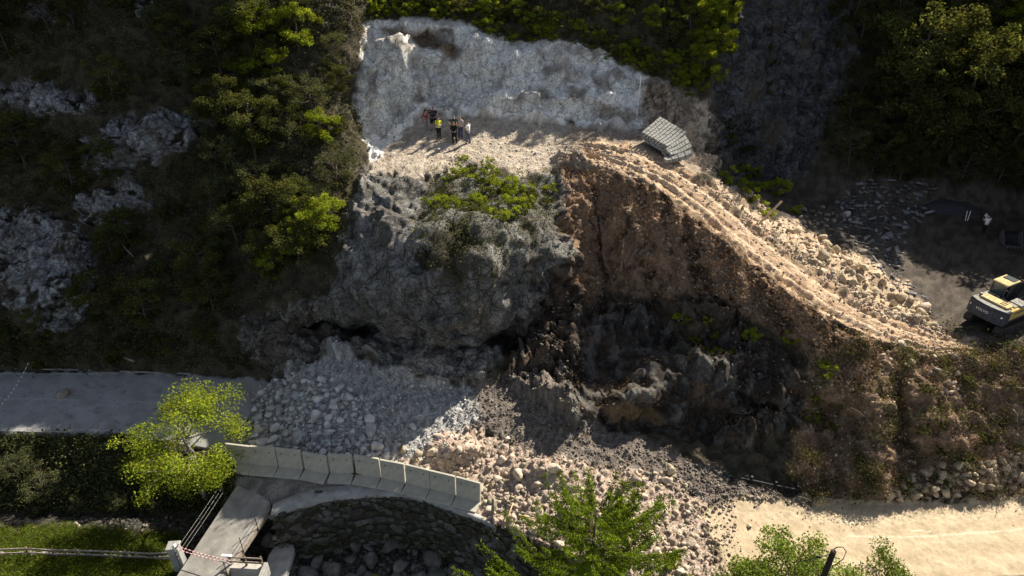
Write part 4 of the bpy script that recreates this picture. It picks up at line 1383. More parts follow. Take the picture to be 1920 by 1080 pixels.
# ---- precast concrete barrier: ten separate elements
BP = [(419, 886), (466, 892), (514, 896), (561, 901), (607, 910), (613, 908), (659, 910), (706, 918), (752, 927), (798, 939), (846, 951), (892, 964)]
BW = [at_z(x, y, .06) for x, y in BP]
pairs = [(0, 1), (1, 2), (2, 3), (3, 4), (5, 6), (6, 7), (7, 8), (8, 9), (9, 10), (10, 11)]
BL = ['leftmost barrier element, half hidden by the big sunlit tree', 'concrete barrier element second from the left beside the tree', 'concrete barrier element third from the left above the bridgehead',
      'concrete barrier element just left of the debris filled gap, set lower', 'concrete barrier element just right of the debris filled gap', 'barrier element whose foot meets the pale kerb strip, second right of the gap',
      'barrier element third right of the gap over the stone wall', 'concrete barrier element fourth from the right hand free end, third before it', 'concrete barrier element next to the free right hand end', 'concrete barrier element at the free right end by the tan rubble']
BL[7] = 'concrete barrier element third from the free right hand end'
for k, (i, j) in enumerate(pairs):
    a, b2 = BW[i], BW[j]
    t = (b2 - a).normalized()
    nrm = Vector((-t.y, t.x, 0))            # into the hill
    org = (a + b2) / 2
    L = (b2 - a).length - .035
    hgt = [1.47, 1.5, 1.5, 1.42, 1.5, 1.54, 1.5, 1.5, 1.5, 1.5][k]
    e = empty('barrier_element', org, math.atan2(t.y, t.x), BL[k], 'barrier', 'precast concrete barrier elements across the road')
    A_, B_ = Vector((-L / 2, 0, 0)), Vector((L / 2, 0, 0))
    ny = Vector((0, 1, 0))
    MB().sweep([(0, 0), (0, .13), (.70, .20), (.86, .20), (.86, 0)], A_, B_, ny).build('foot', CONC, e, .012)
    MB().sweep([(.66, .19), (.74, hgt), (.86, hgt), (.86, .19)], A_, B_, ny).build('wall', CONC, e, .010)
    for sx in (-1, 1):
        MB().tube([(sx * L * .27, .66, hgt * .80), (sx * L * .27, .75, hgt * .80)], .022, 6).build('lifting_hole', DARK, e)

# ---- stone retaining wall with coping
OUT = [(508, 963), (560, 949), (620, 934), (700, 926), (760, 927), (800, 937), (845, 953), (890, 969), (940, 990), (985, 1012), (1035, 1040), (1085, 1072)]
INN = [(512, 945), (560, 925), (610, 914), (660, 909), (720, 912), (775, 922), (820, 935), (866, 951), (915, 973), (955, 992), (1000, 1016), (1080, 1058)]
so = np.linspace(0, 1, 60)
tt = np.linspace(0, 1, len(OUT))
ow = np.array([at_z(x, y, .10) for x, y in OUT]); iw = np.array([at_z(x, y, .10) for x, y in INN])
ow = np.stack([np.interp(so, tt, ow[:, k]) for k in range(3)], 1); iw = np.stack([np.interp(so, tt, iw[:, k]) for k in range(3)], 1)
tg = np.gradient(ow, axis=0); tg /= np.linalg.norm(tg, axis=1)[:, None]
nout = np.stack([tg[:, 1], -tg[:, 0], 0 * so], 1)
wall_e = empty('retaining_wall', tuple(ow[20] * (1, 1, 0) + np.array((0, 0, -3.4))), 0, 'curved rough stone retaining wall dropping from the kerb to the streambed', 'wall')
off = np.array(wall_e.location)
rw = np.random.default_rng(9)
Vw, Fw = [], []
nh = 8
for i in range(60):
    for h in range(nh):
        f = h / (nh - 1)
        Vw.append(ow[i] + nout[i] * (.04 + .55 * f) + np.array((0, 0, -.12 - 3.6 * f)) - off)
for i in range(59):
    for h in range(nh - 1):
        Fw.append((i * nh + h, i * nh + h + 1, (i + 1) * nh + h + 1, (i + 1) * nh + h))
Vw = np.array(Vw); Fw = np.array(Fw)
mo = np_mesh('wall_core', Vw, Fw, MORTAR, True)
link_mesh('wall_core', mo, wall_e)
Vs, Fs, Ts, of_ = [], [], [], 0
placed = []
arc = np.concatenate([[0], np.cumsum(np.linalg.norm(np.diff(ow, axis=0), axis=1))])
for _ in range(22000):
    s_ = rw.uniform(0, arc[-1]); h_ = rw.uniform(.16, 3.5)
    sz = (.46 * (1 - len(placed) / 900) ** 2 + .10) * rw.uniform(.7, 1.1) * (.6 if h_ < .5 else 1)
    if any((s_ - a) ** 2 + (h_ - b2) ** 2 < (.60 * (sz + c)) ** 2 for a, b2, c in placed): continue
    placed.append((s_, h_, sz))
    f = h_ / 3.6
    p = np.array([np.interp(s_, arc, ow[:, k]) for k in range(3)]); n_ = np.array([np.interp(s_, arc, nout[:, k]) for k in range(3)])
    V, F = ROCKV[int(rw.integers(12))]
    yaw = math.atan2(n_[1], n_[0])
    M = np.array(Euler((rw.uniform(-.3, .3), rw.uniform(-.2, .2), yaw)).to_matrix())
    loc = (V[:, [2, 0, 1]] * (.45, 1.05, .85)) * sz
    loc = loc @ np.array(Euler((rw.uniform(-.5, .5), 0, 0)).to_matrix()).T
    Vs.append(loc @ M.T + p + n_ * (.06 + .55 * f) + np.array((0, 0, -h_)) - off); Fs.append(F + of_); of_ += len(V)
    Ts.append(np.full((len(V), 3), rw.uniform(.35, 1.05)))
me = np_mesh('masonry', np.concatenate(Vs), np.concatenate(Fs), R_WET, False); tint_attr(me, of_, np.concatenate(Ts)); link_mesh('masonry', me, wall_e)
Vc, Fc = [], []
for i in range(43):
    o_, n_ = ow[i] + nout[i] * .08, iw[i]
    for p, dz in ((o_, -.22), (o_, .02), (n_, .02), (n_, -.22)):
        Vc.append(p + np.array((0, 0, dz)) - off)
for i in range(42):
    for q in range(4):
        q2 = (q + 1) % 4
        Fc.append((i * 4 + q, (i + 1) * 4 + q, (i + 1) * 4 + q2, i * 4 + q2))
link_mesh('coping', np_mesh('coping', np.array(Vc), np.array(Fc), CONC_OLD, False), wall_e)

rm_ = np.random.default_rng(19)
nm = 1500
si = rm_.uniform(0, arc[-1], nm); hh = 3.5 * rm_.uniform(0, 1, nm) ** .8
keep = fbm(np.stack([si * .6, hh * .9, si * 0], 1), 3) > .0
si, hh = np.repeat(si[keep], 5), np.repeat(hh[keep], 5)
mp_ = np.stack([np.interp(si, arc, ow[:, k]) for k in range(3)], 1); mn_ = np.stack([np.interp(si, arc, nout[:, k]) for k in range(3)], 1)
mc_ = mp_ + mn_ * (.22 + .55 * hh / 3.6)[:, None] + rm_.normal(size=mp_.shape) * .12 - np.stack([0 * hh, 0 * hh, hh], 1) - off
mo_ = link_mesh('moss', leaves_mesh('moss', mc_, .06, UNDER, rm_), wall_e)
mo_['kind'] = 'stuff'
# ---- footbridge
fl, fr = at_z(431, 930, -.10), at_z(505, 951, -.10)
nl, nr_ = at_z(347, 1057, -.45), at_z(421, 1075, -.5)
fl2, fr2 = fl + (fl - nl) * .18, fr + (fr - nr_) * .10
nl2, nr2 = nl + (nl - fl) * .9, nr_ + (nr_ - fr) * .9
br = empty('footbridge', (fl + nr_) / 2 - Vector((0, 0, .3)), 0, 'narrow concrete bridge with wire railings crossing the stream', 'bridge')
bo = br.location.copy()
m = MB()
Vd = []
steps_ = 12
for k in range(steps_ + 1):
    t = k / steps_
    l_, r_ = fl2.lerp(nl2, t), fr2.lerp(nr2, t)
    for p, dz in ((l_, 0), (r_, 0), (r_, -.3), (l_, -.3)): Vd.append(p - bo + Vector((0, 0, dz)))
Fd = [(0, 1, 2, 3), tuple(steps_ * 4 + q for q in (3, 2, 1, 0))]
for k in range(steps_):
    for q in range(4): Fd.append((k * 4 + q, k * 4 + (q + 1) % 4, k * 4 + 4 + (q + 1) % 4, k * 4 + 4 + q))
m._add(Vd, Fd).build('deck', mat_simple('worn_concrete_deck', (.235, .225, .21), .95, .3, 1.6, .4, bscale=22), br)
MB().sweep([(0, -.34), (0, -.02), (.10, -.02), (.10, -.34)], fr - bo, nr_ + (nr_ - fr) * .1 - bo, Vector((1, .1, 0)).normalized()).build('side_board', WOODG, br)
for side, A0, A1, offx, nw in (('l', fl, nl, -.28, 3), ('r', fr, nr_, .12, 2)):
    rail = MB()
    for w_ in range(nw):
        h = .32 + .29 * w_
        rail.tube([A0 - bo + Vector((offx, 0, h)), (A0 + A1) / 2 - bo + Vector((offx, 0, h - .03)), A1 - bo + Vector((offx, 0, h))], .008, 5)
    rl = rail.build('railing', STEEL if side == 'l' else STEELD, br)
    for t in ((.0, .33, .66, 1.0) if side == 'r' else (.0, .5, 1.0)):
        p = A0.lerp(A1, t) - bo + Vector((offx, 0, 0))
        MB().tube([p + Vector((0, 0, -.25)), p + Vector((0, 0, .93))], .022, 6).build('post', STEELD, rl)

# ---- timber fence on the meadow
fp = [(-48, 1042), (2, 1043), (58, 1042), (106, 1044), (152, 1046), (197, 1047), (241, 1049), (289, 1051)]
fw = [ground(x, y) for x, y in fp]
endp = at_z(329, 1050, -1.15)
fe = empty('timber_fence', fw[3], 0, 'grey two rail timber fence along the mown meadow', 'fence')
fo = fe.location.copy()
for p in fw:
    rot = Euler((0, rr.uniform(-.03, .03), .05)).to_matrix()
    MB().box(p - fo + Vector((0, 0, .30)), (.10, .10, .85), rot).build('post', WOODB, fe, .008)
for h in (.34, .66):
    for a, b2 in zip(fw, fw[1:] + [endp]):
        d_ = b2 - a
        MB().box((a + b2) / 2 - fo + Vector((0, -.06, h)), (d_.length * 1.01, .045, .10), Euler((0, -math.atan2(d_.z, math.hypot(d_.x, d_.y)), math.atan2(d_.y, d_.x))).to_matrix()).build('rail', WOODG, fe, .006)
kb = MB()
for a, b2 in zip(fw, fw[1:] + [endp]):
    d_ = b2 - a
    for q in range(6):
        c = a.lerp(b2, (q + .5) / 6) + Vector((rr.uniform(-.03, .03), .16 + rr.uniform(-.04, .04), .04))
        kb.box(c - Vector(fw[3]), (d_.length / 6.3, rr.uniform(.12, .22), rr.uniform(.06, .14)), Euler((rr.uniform(-.1, .1), rr.uniform(-.1, .1), math.atan2(d_.y, d_.x) + rr.uniform(-.1, .1))).to_matrix())
ke = kb.build('stone_kerb', CONC_OLD, None, .03)
ke.location = fw[3]
tag(ke, 'low rough stone kerb running under the timber fence', 'kerb')
# stone pillar with a bundle of tape
pq = at_z(334, 1047, -.6)
pil = empty('stone_pillar', (pq.x, pq.y, -.75), .1, 'squat stone pillar at the end of the fence by the bridge', 'pillar')
MB().box((0, 0, .25), (.55, .5, 1.7), None, .9).build('shaft', CONC_OLD, pil, .04)
MB().box((0, 0, 1.13), (.60, .54, .09)).build('cap_stone', CONC_OLD, pil, .02)
nb = MB()
for q in range(7):
    a = rr.uniform(0, 6.28)
    nb.tube([(.18 + .1 * math.cos(a), -.05 + .1 * math.sin(a), .74 + .44), (.2 + .14 * math.cos(a + 1), -.08 + .1 * math.sin(a + 1), .80 + .44 + rr.uniform(0, .1)), (.2 + .1 * math.cos(a + 2), -.06, .75 + .44)], .03, 5)
nb.build('tape_knot', WHITE, pil)


def tape(a, b2, sag, label, seg=.11, rad=.018, mats=(RED, WHITE)):
    n = max(8, int((b2 - a).length / seg))
    pts = [a.lerp(b2, k / n) - Vector((0, 0, sag * 4 * (k / n) * (1 - k / n))) for k in range(n + 1)]
    e = empty('barrier_tape', a.lerp(b2, .5) - Vector((0, 0, sag)), 0, label, 'tape')
    for par, mt, nm in ((0, mats[0], 'coloured_band'), (1, mats[1], 'white_band')):
        mb = MB()
        for k in range(par, n, 2): mb.tube([pts[k] - e.location, pts[k + 1] - e.location], rad, 5)
        mb.build(nm, mt, e)


pa = Vector(pil.location) + Vector((.3, -.05, 1.12)); pb = at_z(431, 1051, .33)
tape(pa, pb, .08, 'upper red and white tape strand across the bridge mouth')
tape(pa - Vector((0, 0, .28)), pb - Vector((0, 0, .26)), .06, 'lower red and white tape strand across the bridge mouth')
tape(at_z(-6, 768, .75), at_z(55, 676, 1.3), .25, 'white dotted tape strung across the empty asphalt road', .16, .02, (mat_simple('blue_grey_tape', (.16, .17, .24), .6, .1), WHITE))

# ---- abutment with short fence at the near bridge end
ab = empty('bridge_abutment', at_z(465, 1068, -.75), -.06, 'pale concrete abutment wall with short timber railing at the bridge corner', 'wall')
MB().box((0, 0, -.1), (1.75, .32, .75)).build('wall_block', CONC_PALE, ab, .02)
for x in (-.80, -.02, .8):
    MB().box((x, .05, .62), (.09, .09, .75)).build('post', WOODB, ab, .008)
for h in (.62, .93):
    MB().box((0, -.02, h), (1.72, .045, .09)).build('rail', WOODG, ab, .006)
MB().box((.97, -.55, .1), (.20, 1.3, .85)).build('end_wall', CONC_OLD, ab, .02)
MB().box((-.85, .0, 1.02), (.5, .12, .05)).build('metal_cap', WHITE, ab)
slab = MB().prism([(-.62, -1.6), (.60, -1.6), (.62, .55), (.5, .92), (.1, .98), (-.2, .9), (-.52, .82), (-.66, .3)], -.25, .12).build('concrete_slab', CONC_OLD, None, .03)
slab.location = at_z(525, 1052, -2.2)
tag(slab, 'broken ended concrete slab leading down to the stream', 'slab')
pp = MB().tube([at_z(513, 1008, -2.6) - at_z(530, 1009, -2.6), at_z(547, 1010, -2.6) - at_z(530, 1009, -2.6)], .15, 10).build('drain_pipe', mat_simple('stained_pipe', (.46, .42, .35), .7, .35, 6), None, 0, True)
pp.location = at_z(530, 1009, -2.6)
tag(pp, 'pale drain pipe end sticking out below the stone wall', 'pipe')

# ---- road edge kerb and rails
def rail_line(pts, z, name, label, mat, hgt=.18, w=.14, posts=False):
    P_ = [at_z(x, y, z) for x, y in pts]
    e = empty(name, P_[0], 0, label, 'rail' if posts else 'kerb')
    for a, b2 in zip(P_[:-1], P_[1:]):
        d_ = b2 - a
        MB().box((a + b2) / 2 - P_[0] + Vector((0, 0, hgt / 2)), (d_.length, w, hgt), Euler((0, 0, math.atan2(d_.y, d_.x))).to_matrix()).build('kerb_length' if not posts else 'beam', mat, e, .012)
    if posts:
        for p in P_:
            MB().box(p - P_[0] + Vector((0, .1, -.1)), (.10, .12, .7)).build('post', STEELD, e)
    return e


rail_line([(-40, 691), (80, 693), (150, 694), (216, 696)], 0, 'road_kerb', 'pale kerb along the far edge of the asphalt, left of the tree', CONC_OLD, .08, .10)
rail_line([(222, 697), (320, 700), (400, 704)], 0, 'road_kerb', 'pale kerb along the far edge of the asphalt, behind the sunlit tree', CONC_OLD, .08, .10)
rail_line([(1357, 892), (1410, 902), (1455, 912), (1497, 920)], .35, 'guard_rail', 'half buried pale guard rail in the shade above the sand road', STEELD, .10, .06, True)
rail_line([(1806, 929), (1860, 925), (1915, 921), (1960, 918)], .08, 'guard_rail', 'low dark rail along the rocks at the right end of the sand road', STEELD, .14, .08, True)
cl = link_mesh('measuring_pole', MB().tube([(0, 0, 0), (.02, 0, 3.4)], .03, 6).build('x', WHITE).data)
bpy.data.objects.remove(bpy.data.objects['x'])
cl.location = ground(1193, 226)
tag(cl, 'thin pale pole standing upright against the right end of the white cliff', 'pole')

# ---- block mats stacked beside the track
def mat_quad(q, th, rows, cols, label, seed, lift=0):
    r = np.random.default_rng(seed)
    q = [Vector(p) + Vector((0, 0, lift)) for p in q]
    c = (q[0] + q[1] + q[2] + q[3]) / 4
    nrm = (q[1] - q[0]).cross(q[3] - q[0]).normalized()
    if nrm.z < 0: nrm = -nrm
    mb = MB()
    def P(u, v): return q[0].lerp(q[1], u).lerp(q[3].lerp(q[2], u), v) + Vector((0, 0, -.10 * math.sin(u * 3.1) * v))
    for i in range(rows):
        for j in range(cols):
            sh = .5 / cols if i % 2 else 0
            u0, u1 = max(0, (j + .03) / cols - sh), min(1, (j + .97) / cols - sh)
            if i % 2 and j == cols - 1: u1 = 1
            v0, v1 = (i + .07) / rows, (i + .93) / rows
            bt_ = r.uniform(-.012, .012)
            base_ = [P(u0, v0), P(u1, v0), P(u1, v1), P(u0, v1)]
            cc = sum(base_, Vector()) / 4
            top = [b.lerp(cc, .07) + nrm * (th * .5 + bt_) for b in base_]
            bot = [b - nrm * th * .5 for b in base_]
            mb._add([p - c for p in bot + top], [(3, 2, 1, 0), (4, 5, 6, 7), (0, 1, 5, 4), (1, 2, 6, 5), (2, 3, 7, 6), (3, 0, 4, 7)])
    o = mb.build('block_mat', BLOCKM)
    o.location = c
    return tag(o, label, 'block mat')


gz = ground(1248, 292).z
topq = [at_Y(1203, 250, 48.6), at_Y(1237, 221, 50.8), at_Y(1287, 250, 48.8), at_Y(1251, 277, 46.9)]
secq = [at_Y(1246, 279, 46.9), at_Y(1284, 254, 48.6), at_Y(1297, 277, 47.2), at_Y(1258, 292, 46.3)]
mat_quad(topq, .14, 9, 8, 'uppermost grey block mat of the heap beside the haul track', 1, .06)
mat_quad(secq, .18, 3, 8, 'grey block mat sliding out from under the uppermost one', 2)
mat_quad([p.lerp((topq[0] + topq[2]) / 2, .03) for p in topq], .15, 8, 7, 'grey block mat lying directly beneath the uppermost one', 3, -.18)
mat_quad([p.lerp((topq[0] + topq[2]) / 2, -.02) + Vector((.1, -.1, 0)) for p in topq], .15, 8, 7, 'lower grey block mat of the heap, third from the top', 4, -.37)
mat_quad([p.lerp((topq[0] + topq[2]) / 2, .02) + Vector((.25, .1, 0)) for p in topq], .24, 8, 7, 'grey block mat at the bottom of the heap, sunk into the soil', 7, -.58)
thq = [at_Y(1243, 299, 46.2), at_Y(1294, 283, 47.0), at_Y(1298, 290, 46.6), at_Y(1249, 304, 45.8)]
mat_quad(thq, .26, 1, 4, 'narrow pale block strip lying in front of the mat heap', 5)
mat_quad([p + Vector((-.12, .25, -.32)) for p in secq], .2, 3, 6, 'dark block mat buried under the sliding one', 6)

# ---- poles, planks, branches
up_ = at_z(1562, 1034, 4.2)
pe = empty('utility_pole', (up_.x, up_.y, -.3), 0, 'dark wooden utility pole with looped black cable by the sand road', 'pole')
MB().tube([(0, 0, 0), (.01, 0, 2.2), (.02, 0, 4.5)], [.15, .135, .12], 10).build('shaft', POLE, pe, 0, True)
MB().tube([(.02, .13, 4.35), (.18, .12, 4.62), (.42, .1, 4.66), (.60, .05, 4.42), (.52, -.05, 4.05), (.25, -.12, 3.80), (.1, -.13, 3.7)], .022, 6).build('cable_loop', CABLE, pe, 0, True)
MB().tube([(-.08, 0, 4.30), (-.5, -.02, 4.17), (-.95, -.05, 4.02), (-1.6, -.08, 3.84)], .02, 6).build('wire', CABLE, pe, 0, True)
MB().tube([(-.42, -.02, 4.20), (-.62, -.02, 4.14)], [.05, .06], 8).build('insulator', STEELD, pe, 0, True)


def stick(pts, rad, name, label, cat, mat, k=6, box=None):
    P_ = [Vector(p) for p in pts]
    c = P_[0]
    mb = MB()
    if box:
        d_ = P_[-1] - P_[0]
        mb.box(d_ / 2, (d_.length, box[0], box[1]), d_.to_track_quat('X', 'Z').to_matrix())
    else:
        mb.tube([p - c for p in P_], rad, k)
    o = mb.build(name, mat, None, .006 if box else 0, not box)
    o.location = c
    return tag(o, label, cat)


g = ground
b0 = g(1421, 422)
stick([b0, at_Y(1466, 377, b0.y + .9)], None, 'wooden_plank', 'tan plank leaning out of the bank beyond the haul track', 'plank', WOODT, box=(.16, .06))
stick([g(234, 672) + Vector((0, 0, .12)), g(251, 681) + Vector((0, 0, .12))], None, 'wooden_plank', 'pale grey plank lying on the dark bank above the road', 'plank', CONC_PALE, box=(.14, .06))
stick([g(286, 487), g(286, 487) + Vector((0, -.05, .28))], [.26, .25], 'tree_stump', 'sawn stump with pale cut face on the dark left hillside', 'stump', WOODT, 10)
stick([g(214, 437) + Vector((0, -.4, .3)), g(232, 455) + Vector((0, -.5, .4)), g(245, 470) + Vector((0, -.4, .3)), g(256, 481) + Vector((0, -.3, .1))], [.03, .04, .05, .05], 'dead_branch', 'long pale dead branch on the dark left hillside', 'branch', BARK_PALE)
stick([g(923, 968), g(923, 968) + Vector((.05, .05, 1.2))], [.09, .07], 'wooden_post', 'broken wooden post standing in rubble right of the barrier', 'post', WOODG)
for k, (a, b2, c, lab) in enumerate((((945, 985), (955, 965), (962, 945), 'bent branch rising from rubble beside the barrier end'), ((968, 960), (990, 966), (1012, 974), 'curved pale branch lying in rubble left of the spruce'),
                                  ((972, 966), (985, 972), (1005, 976), 'short dark branch under the curved pale one'), ((1493, 932), (1510, 938), (1518, 941), 'dark stick at the far edge of the sand road'),
                                  ((1175, 450), (1178, 480), (1174, 515), 'thin pale stem hanging down the bare earth face'), ((1205, 465), (1200, 478), (1192, 487), 'pinkish root sticking out of the bare earth'),
                                  ((1595, 765), (1607, 775), (1617, 783), 'pinkish stick on the right slope over the gully'), ((1888, 770), (1893, 782), (1896, 796), 'pale cut branch on the slope at the right border'))):
    stick([g(*a) + Vector((0, -.1, .15)), g(*b2) + Vector((0, -.15, .3)), g(*c) + Vector((0, -.1, .2))], [.05, .04, .025], 'dead_branch', lab, 'branch', BARK_PALE if k % 2 else WOODT)

for k, (pts, lab) in enumerate((([(255, 901), (290, 893), (322, 884)], 'long bare pale twig below the big sunlit tree'), ([(262, 886), (282, 889), (300, 892)], 'short bare forked twig below the big sunlit tree'))):
    stick([ground(*q) + Vector((0, 0, .9 + .15 * n_)) for n_, q in enumerate(pts)], [.012, .022, .035], 'dead_branch', lab, 'branch', BARK_PALE)
# ---- excavator
YZ = ground(1862, 606).z + .02
ex = empty('excavator', (29.85, 34.85, YZ), math.radians(27), 'yellow and charcoal tracked excavator standing in the yard at the right edge', 'excavator')
ex.scale = (.92,) * 3
for sy in (-1, 1):
    m = MB()
    prof = []
    for a in np.linspace(math.pi / 2, 3 * math.pi / 2, 7): prof.append((-.95 + .36 * math.cos(a), .36 + .36 * math.sin(a)))
    for a in np.linspace(-math.pi / 2, math.pi / 2, 7): prof.append((1.75 + .36 * math.cos(a), .36 + .36 * math.sin(a)))
    n = len(prof)
    y0, y1 = sy * 1.0 - .25, sy * 1.0 + .25
    m._add([(x, y0, z) for x, z in prof] + [(x, y1, z) for x, z in prof], [tuple(range(n)), tuple(range(2 * n - 1, n - 1, -1))] + [(k, n + k, n + (k + 1) % n, (k + 1) % n) for k in range(n)])
    for q in range(15):
        x = -.95 + q * 2.7 / 14
        m.box((x, sy * 1.0, .735), (.10, .52, .05)); m.box((x, sy * 1.0, -.0), (.10, .52, .05))
    tr_ = m.build('crawler_track', RUBBER, ex)
    for x in (-.95, -.3, .4, 1.1, 1.75):
        MB().tube([(x, y0 - .03, .36), (x, y1 + .03, .36)], .26 if abs(x - .4) > 1.2 else .15, 12).build('roller', STEELD, tr_)
MB().box((.4, 0, .6), (1.6, 1.5, .5)).build('undercarriage', STEELD, ex, .03)
MB().tube([(.2, 0, .8), (.2, 0, 1.05)], .65, 18).build('slew_ring', STEELD, ex)
arc_ = [(-1.28 - .42 * math.cos(a), 1.22 * math.sin(a) / math.sin(1.15)) for a in np.linspace(-1.15, 1.15, 13)]
cw = [(x, y) for x, y in arc_]
cw = cw + [(-.95, 1.22), (-.95, -1.22)]
cwp = MB().prism(cw[::-1], .98, 2.02).build('counterweight', GREYP, ex, .05)
MB().prism([(-.95, -1.18), (1.75, -1.18), (1.75, 1.18), (-.95, 1.18)], 1.02, 1.25).build('deck_frame', STEELD, ex, .02)
MB().prism([(x * .995 + .03, y * .93) for x, y in cw][::-1], 2.02, 2.05).build('counterweight_top', LGREY, ex)
MB().prism([(-.93, -1.2), (.9, -1.2), (.9, -.35), (-.93, -.35)], 1.26, 1.98).build('side_body', YEL, ex, .03)
MB().prism([(-.93, .35), (.35, .35), (.35, 1.2), (-.93, 1.2)], 1.26, 1.95).build('pump_body', LGREY, ex, .03)
MB().prism([(-.93, -.34), (.5, -.34), (.5, .34), (-.93, .34)], 1.26, 1.80).build('engine_bay', LGREY, ex, .02)
hd = MB().prism([(-1.15, -.95), (-.42, -.95), (-.42, .85), (-1.15, .85)], 2.06, 2.17).build('engine_hood', CREAM, ex, .03)
for k in range(3):
    MB().box((-.78 + .0, -.55 + .13 * k - .1, 2.175), (.5, .05, .012)).build('vent_slot', DARK, hd)
MB().prism([(.05, -1.15), (.85, -1.15), (.85, -.4), (.05, -.4)], 1.985, 2.10).build('fuel_tank', LGREY, ex, .02)
MB().box((-.1, -.75, 2.02), (.5, .5, .06)).build('tank_plate', LGREY, ex, .01)
MB().prism([(.9, -1.18), (1.7, -1.18), (1.7, -.62), (.9, -.62)], 1.26, 1.62).build('tool_box', YEL, ex, .02)
MB().box((.15, -1.205, 1.72), (1.3, .01, .09)).build('side_stripe', GREYP, ex)
ft = bpy.data.curves.new('lettering', 'FONT'); ft.body = 'VOLVO'; ft.size = .25; ft.extrude = .006; ft.align_x = 'CENTER'
fob = bpy.data.objects.new('lettering_source', ft); COL.objects.link(fob)
dg = bpy.context.evaluated_depsgraph_get()
fm = bpy.data.meshes.new_from_object(fob.evaluated_get(dg)); fm.materials.clear(); fm.materials.append(WHITE)
bpy.data.objects.remove(fob)
lt = link_mesh('lettering', fm, cwp)
lt.matrix_local = Matrix(((0, 0, -1, -1.712), (-1, 0, 0, .15), (0, 1, 0, 1.50), (0, 0, 0, 1)))
for sy in (-1, 1):
    MB().box((-1.50, sy * .98, 1.60), (.10, .20, .10), Euler((0, 0, -sy * .9 + math.pi / 2)).to_matrix()).build('rear_lamp', WHITE, cwp)
MB().box((-1.46, -1.03, 1.36), (.08, .12, .06)).build('reflector', LAMPR, cwp)
# cab
cb = empty('cab', (0, 0, 0)); cb.parent = ex
MB().prism([(.45, .22), (1.85, .22), (1.85, 1.18), (.45, 1.18)], 1.26, 1.75).build('cab_base', GREYP, cb, .03)
for x, y in ((.5, .27), (1.8, .27), (1.8, 1.13), (.5, 1.13), (1.0, 1.14), (1.0, .26)):
    MB().box((x, y, 2.22), (.07, .07, .95)).build('pillar', GREYP, cb)
MB().box((.5, .7, 2.2), (.012, .78, .86)).build('window', GLASS, cb)
MB().box((1.8, .7, 2.2), (.012, .78, .86)).build('window', GLASS, cb)
MB().box((1.4, .27, 2.2), (.74, .012, .86)).build('window', GLASS, cb)
MB().box((1.4, 1.135, 2.2), (.74, .012, .86)).build('window', GLASS, cb)
rf = MB().prism([(.38, .17), (1.9, .17), (1.9, 1.22), (.38, 1.22)], 2.70, 2.80, .04).build('roof', CREAM, cb, .03)
MB().prism([(1.22, .30), (1.8, .30), (1.8, 1.08), (1.22, 1.08)], 2.805, 2.84, .08).build('roof_hatch', GLASS, rf, .01)
MB().tube([(.45, 1.18, 1.8), (.40, 1.45, 2.1), (.40, 1.45, 2.4)], .02, 5).build('mirror_arm', STEELD, cb)
# boom
bm_ = MB()
bp_ = [(.95, 1.35), (2.0, 2.6), (3.4, 3.35), (5.2, 3.3)]
bw = [.34, .40, .46, .34]
for (x0, z0), (x1, z1), w0 in zip(bp_[:-1], bp_[1:], bw):
    d_ = Vector((x1 - x0, 0, z1 - z0))
    bm_.box(((x0 + x1) / 2, -.08, (z0 + z1) / 2), (d_.length + .12, .36, w0), d_.to_track_quat('X', 'Z').to_matrix())
boom = bm_.build('boom', STEELD, ex, .03)
for sy in (-.34, .18):
    MB().tube([(1.35, sy, 1.45), (2.2, sy, 2.05)], .07, 8).build('lift_cylinder', STEELD, boom)
    MB().tube([(2.2, sy, 2.05), (3.0, sy, 2.65)], .04, 8).build('piston_rod', STEEL, boom)
hs_ = MB()
for q in range(3):
    hs_.tube([(1.0, -.2 + .09 * q, 1.75), (2.0, -.2 + .09 * q, 2.88), (3.3, -.2 + .09 * q, 3.64), (5.0, -.2 + .09 * q, 3.55)], .022, 5)
hs_.build('hydraulic_hose', CABLE, boom)
dp = MB(); d_ = Vector((1.0, 0, -2.5))
dp.box((5.5, -.08, 2.2), (d_.length, .3, .4), d_.to_track_quat('X', 'Z').to_matrix())
dp.build('dipper_arm', STEELD, ex, .03)
# hand rail
MB().tube([(.80, -1.16, 1.62), (.80, -1.16, 2.25), (.95, -1.12, 2.42), (1.15, -1.1, 2.30), (1.35, -1.1, 2.2), (1.62, -1.12, 2.34), (1.72, -1.15, 2.25), (1.72, -1.16, 1.6)], .026, 6).build('handrail', YEL, ex, 0, True)
MB().tube([(-.2, .5, 2.0), (.5, .3, 2.3)], .03, 6).build('exhaust', STEELD, ex)
MB().tube([(-.85, .95, 1.96), (-.85, .95, 2.22)], .09, 8).build('air_cleaner', STEELD, ex)

# bucket lying in the yard
bk = empty('excavator_bucket', ground(1893, 458) + Vector((0, 0, .02)), math.radians(-100), 'dark steel digging bucket lying on the yard ground behind the excavator', 'bucket')
prof = [(.62, .05), (.25, .0), (-.2, .02), (-.5, .2), (-.62, .5), (-.55, .8), (-.35, .95)]
m = MB(); w2 = .62
n = len(prof)
for (x0, z0), (x1, z1) in zip(prof[:-1], prof[1:]):
    d_ = Vector((x1 - x0, 0, z1 - z0))
    m.box(((x0 + x1) / 2, 0, (z0 + z1) / 2), (d_.length + .02, w2 * 2, .04), d_.to_track_quat('X', 'Z').to_matrix())
m.build('shell', STEELD, bk)
for sy in (-1, 1):
    MB()._add([(x, sy * w2, z) for x, z in prof] + [(x, sy * (w2 + .03), z) for x, z in prof], [tuple(range(n)), tuple(range(2 * n - 1, n - 1, -1))] + [(k, n + k, n + (k + 1) % n, (k + 1) % n) for k in range(n)]).build('side_plate', STEEL, bk)
for q in range(5):
    MB().box((.72, -.5 + .25 * q, .05), (.22, .09, .07), None, .6).build('tooth', STEEL, bk)
